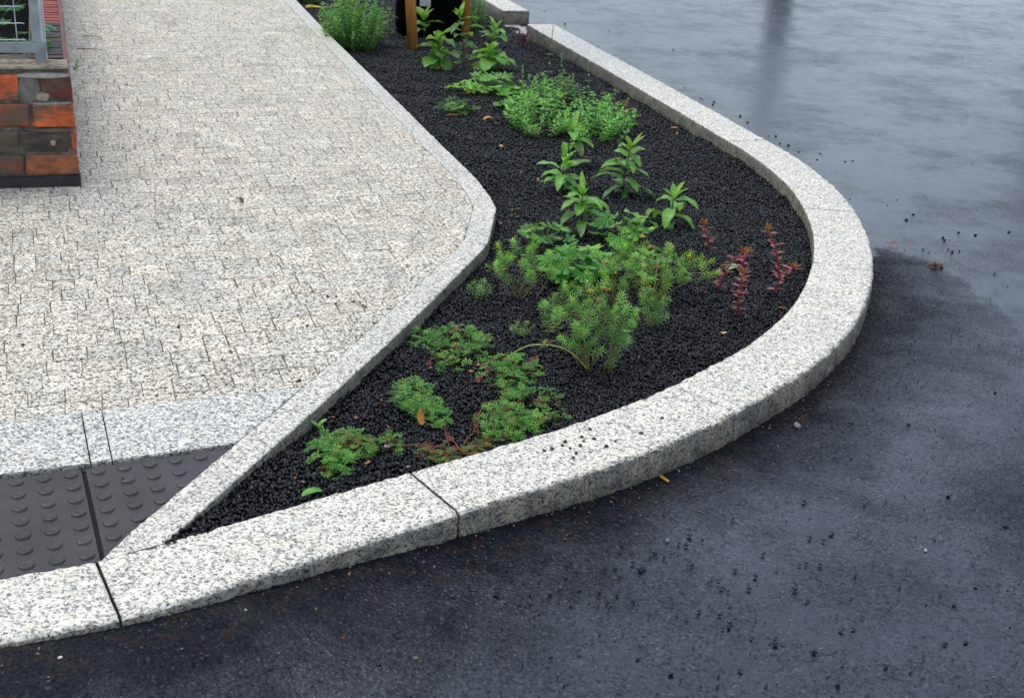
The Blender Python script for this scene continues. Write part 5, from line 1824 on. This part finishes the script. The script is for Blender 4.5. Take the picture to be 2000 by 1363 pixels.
xr, xa, xb, xc = fx(92), fx(74), fx(65), fx(47)
fence = thing('mesh_fence', fo - E1 * xr, 'galvanised steel mesh fence panel standing on the brick wall', 'fence')
mb = MB()
mb.box(fo - E1 * 1.2, E1 * (1.2 - xr), E2 * 0.012, UP * 0.042)                                     # bottom rail
mb.box(fo - E1 * xb + UP * 0.043 + E2 * 0.001, E1 * (xb - xc) * -1, E2 * 0.01, UP * 1.2)             # upright of the frame
mb.build('frame', M_GALV, fence)
mb = MB()
mb.box(fo - E1 * xa + UP * 0.043 + E2 * 0.002, E1 * (xa - xr - 0.008), E2 * 0.008, UP * 1.2)
mb.box(fo - E1 * (xr + 0.006) + UP * -0.03 + E2 * 0.0, E1 * 0.006, E2 * 0.05, UP * 1.27)
mb.build('post', M_GALVL, fence)
mb = MB(); mb.box(fo - E1 * (xr + 0.05) - UP * 0.04 + E2 * 0.004, E1 * 0.042, E2 * 0.03, UP * 0.038)
mb.tube([fo - E1 * (xr + 0.022) - E2 * 0.008 + UP * 0.022, fo - E1 * (xr + 0.022) + UP * 0.022], 0.007, 0.007, 8)
mb.build('bracket', M_GALV, fence)
mb = MB()
sp = 0.0675
for k in range(18):
    z = 0.052 + k * sp
    P = [fo - E1 * (1.2 - q * 0.02) + UP * (z + 0.0012 * (1 if q % 2 else -1)) + E2 * (0.006) for q in range(int((1.2 - xc) / 0.02) + 2)]
    mb.tube(P, 0.0024, 0.0024, 5)
for k in range(14):
    s = xc + 0.022 + k * sp
    mb.tube([fo - E1 * s + UP * (0.042 + q * 0.04) + E2 * (0.0085 + 0.0012 * (1 if q % 2 else -1)) for q in range(30)], 0.0024, 0.0024, 5)
mb.build('wire_mesh', M_GALVL, fence, True)

# garden behind the fence
mb = MB()
gq = W0 - E1 * TS + E2 * TH
mb.add([gq + UP * 0.34, gq + E2 * 5 + UP * 0.36, gq + E2 * 5 - E1 * 4 + UP * 0.36, gq - E1 * 4 + UP * 0.34], [(0, 1, 2, 3)])
tag(mb.build('garden_soil', simple_mat('black_earth', (0.003, 0.003, 0.0025), 0.95, bump=0.9, bscale=50, spec=0.03)), kind='structure')
gp0 = gq - E1 * 0.30 + E2 * 0.25 + UP * 0.34
gpl = thing('garden_plant', gp0, 'broad leaved green plant with orange flowers behind the mesh fence', 'garden plant')
fm, sm, fl = MB(), MB(), MB()
for k in range(70):
    a = random.uniform(0, 6.28); rr = random.random() ** .5 * 0.38
    q = gp0 + Vector((math.cos(a) * rr, math.sin(a) * rr * 0.8, 0.26 + random.uniform(-.18, .3)))
    if k % 2 == 0: sm.tube(curve_pts(gp0 + Vector((random.gauss(0, .05), random.gauss(0, .05), 0)), q, 0.05, 3), 0.003, 0.002, 4, (0.03, 0.07, 0.02))
    lobed_leaf(fm, q, random.uniform(0, 6.28), random.uniform(-.9, 0.1), random.uniform(0.07, 0.13), vary((0.03, 0.10, 0.022), .5), lobes=5, depth=0.25, spread=2.0)
for k in range(5):
    q = gp0 + Vector((random.uniform(-.15, .1), random.uniform(-.2, 0), random.uniform(.25, .45)))
    fl = MB()
    for s_ in range(7): leaf(fl, q, s_ * 0.9, 0.5, 0.035, 0.022, bend=0.6, col=vary((0.55, 0.17, 0.02), .2), seg=3, shape='oval')
    fl.build('flower', M_PETAL, gpl)
sm.build('stems', M_STEM, gpl); fm.build('foliage', M_LEAF, gpl)
p = W0 - E1 * 0.12 + E2 * 0.62 + UP * HW
fm = MB()
for k, (a, ln, c) in enumerate([(0.0, .10, (0.06, .2, .05)), (0.6, .08, (.4, .28, .03)), (2.0, .08, (0.05, .16, .03)), (-0.5, .09, (.05, .17, .05)), (1.2, .07, (.45, .16, .03))]):
    leaf(fm, p + Vector((random.uniform(-.03, .01), random.uniform(-.05, .05), 0.05)), a, 0.4, ln, ln * .4, bend=1.1, col=c, shape='broad')
tag(fm.build('overhanging_shoot', M_LEAF, None, True), 'leafy shoot with yellow and green leaves hanging over the wall top', 'shoot')
p = at(140, 138)
fm = MB()
for k in range(6):
    leaf(fm, p + Vector((0.01, k * .01, 0)), random.uniform(-.5, 2.2), random.uniform(.5, 1.2), 0.07, 0.012, bend=.5, col=vary(G_MID, .3))
tag(fm.build('grass_tuft', M_LEAF), 'small grass tuft growing at the foot of the brick wall', 'grass tuft')
# twigs and stains lying by the wall
for (u, v, ln, a, lab) in [(150, 97, 0.16, 0.02, 'thin brown twig on the paving beside the wall, nearer one'), (160, 73, 0.12, 0.1, 'greenish stalk on the paving beside the wall, farther one')]:
    p = at(u, v); mb = MB()
    mb.tube(curve_pts(p + Vector((0, 0, .004)), p + Vector((ln * math.cos(a), ln * math.sin(a), 0.006)), 0.003, 4, (0, .008, 0)), 0.003, 0.002, 5, (0.14, 0.08, 0.04) if v > 80 else (0.09, 0.12, 0.05))
    tag(mb.build('twig', M_STEM), lab, 'twig')

# ------------------------------------------------------------------ across the road (seen only as reflections)
lp = Vector((3.05, 16.0, -0.1))  # unseen post, added only for the streak it mirrors in the wet road
ltt = thing('unseen_lamp_post', lp, 'unseen grey lamp post added across the wet road for its mirrored streak', 'lamp post')
mb = MB(); mb.tube([lp, lp + UP * 1.9], 0.16, 0.15, 16); mb.tube([lp + UP * 1.9, lp + UP * 2.1, lp + UP * 6], 0.1, 0.06, 14)
mb.build('column', simple_mat('post_paint', (0.62, 0.66, 0.66), 0.6), ltt, True)
mb = MB(); mb.box(lp + UP * 5 + Vector((-.7, -.12, 0)), Vector((.8, 0, 0)), Vector((0, .24, 0)), Vector((0, 0, .12)), jit=.01)
mb.build('lamp_head', simple_mat('lamp_paint', (0.2, 0.2, 0.2), 0.5), ltt)
hp = Vector((8.35, 17.2, -0.1))  # unseen leaf block, added to darken the reflection at the road's right
hg = thing('unseen_hedge', hp, 'unseen dark block of leaves added at the far right for its reflection in the wet road', 'unseen_hedge')
mb = MB()
for k in range(5200):
    fx_, fy_, fz_ = random.random(), random.random(), random.random()
    side_ = random.choice([0, 1, 2, 3, 4])
    if side_ == 0: fx_ = random.uniform(0, .06)
    elif side_ == 1: fy_ = random.uniform(0, .08)
    elif side_ == 2: fz_ = random.uniform(.94, 1.0)
    elif side_ == 3: fy_ = random.uniform(0, .08)
    leaf(mb, hp + Vector((-1.2 + 3.6 * fx_, -0.7 + 1.4 * fy_, 2.5 * fz_)), random.uniform(0, 6.28), random.uniform(-.5, 1), 0.13, 0.08, col=vary((0.012, 0.035, 0.012), .4), seg=2, shape='oval')
mb.build('foliage', M_LEAF, hg)
mb = MB(); mb.box(hp + Vector((-1.1, -.6, 0)), (3.4, 0, 0), (0, 1.2, 0), (0, 0, 2.4), jit=.05)
mb.build('twigs', simple_mat('hedge_core', (0.008, 0.012, 0.006), 0.9, spec=0.05), hg)
print('objects', len(bpy.data.objects))
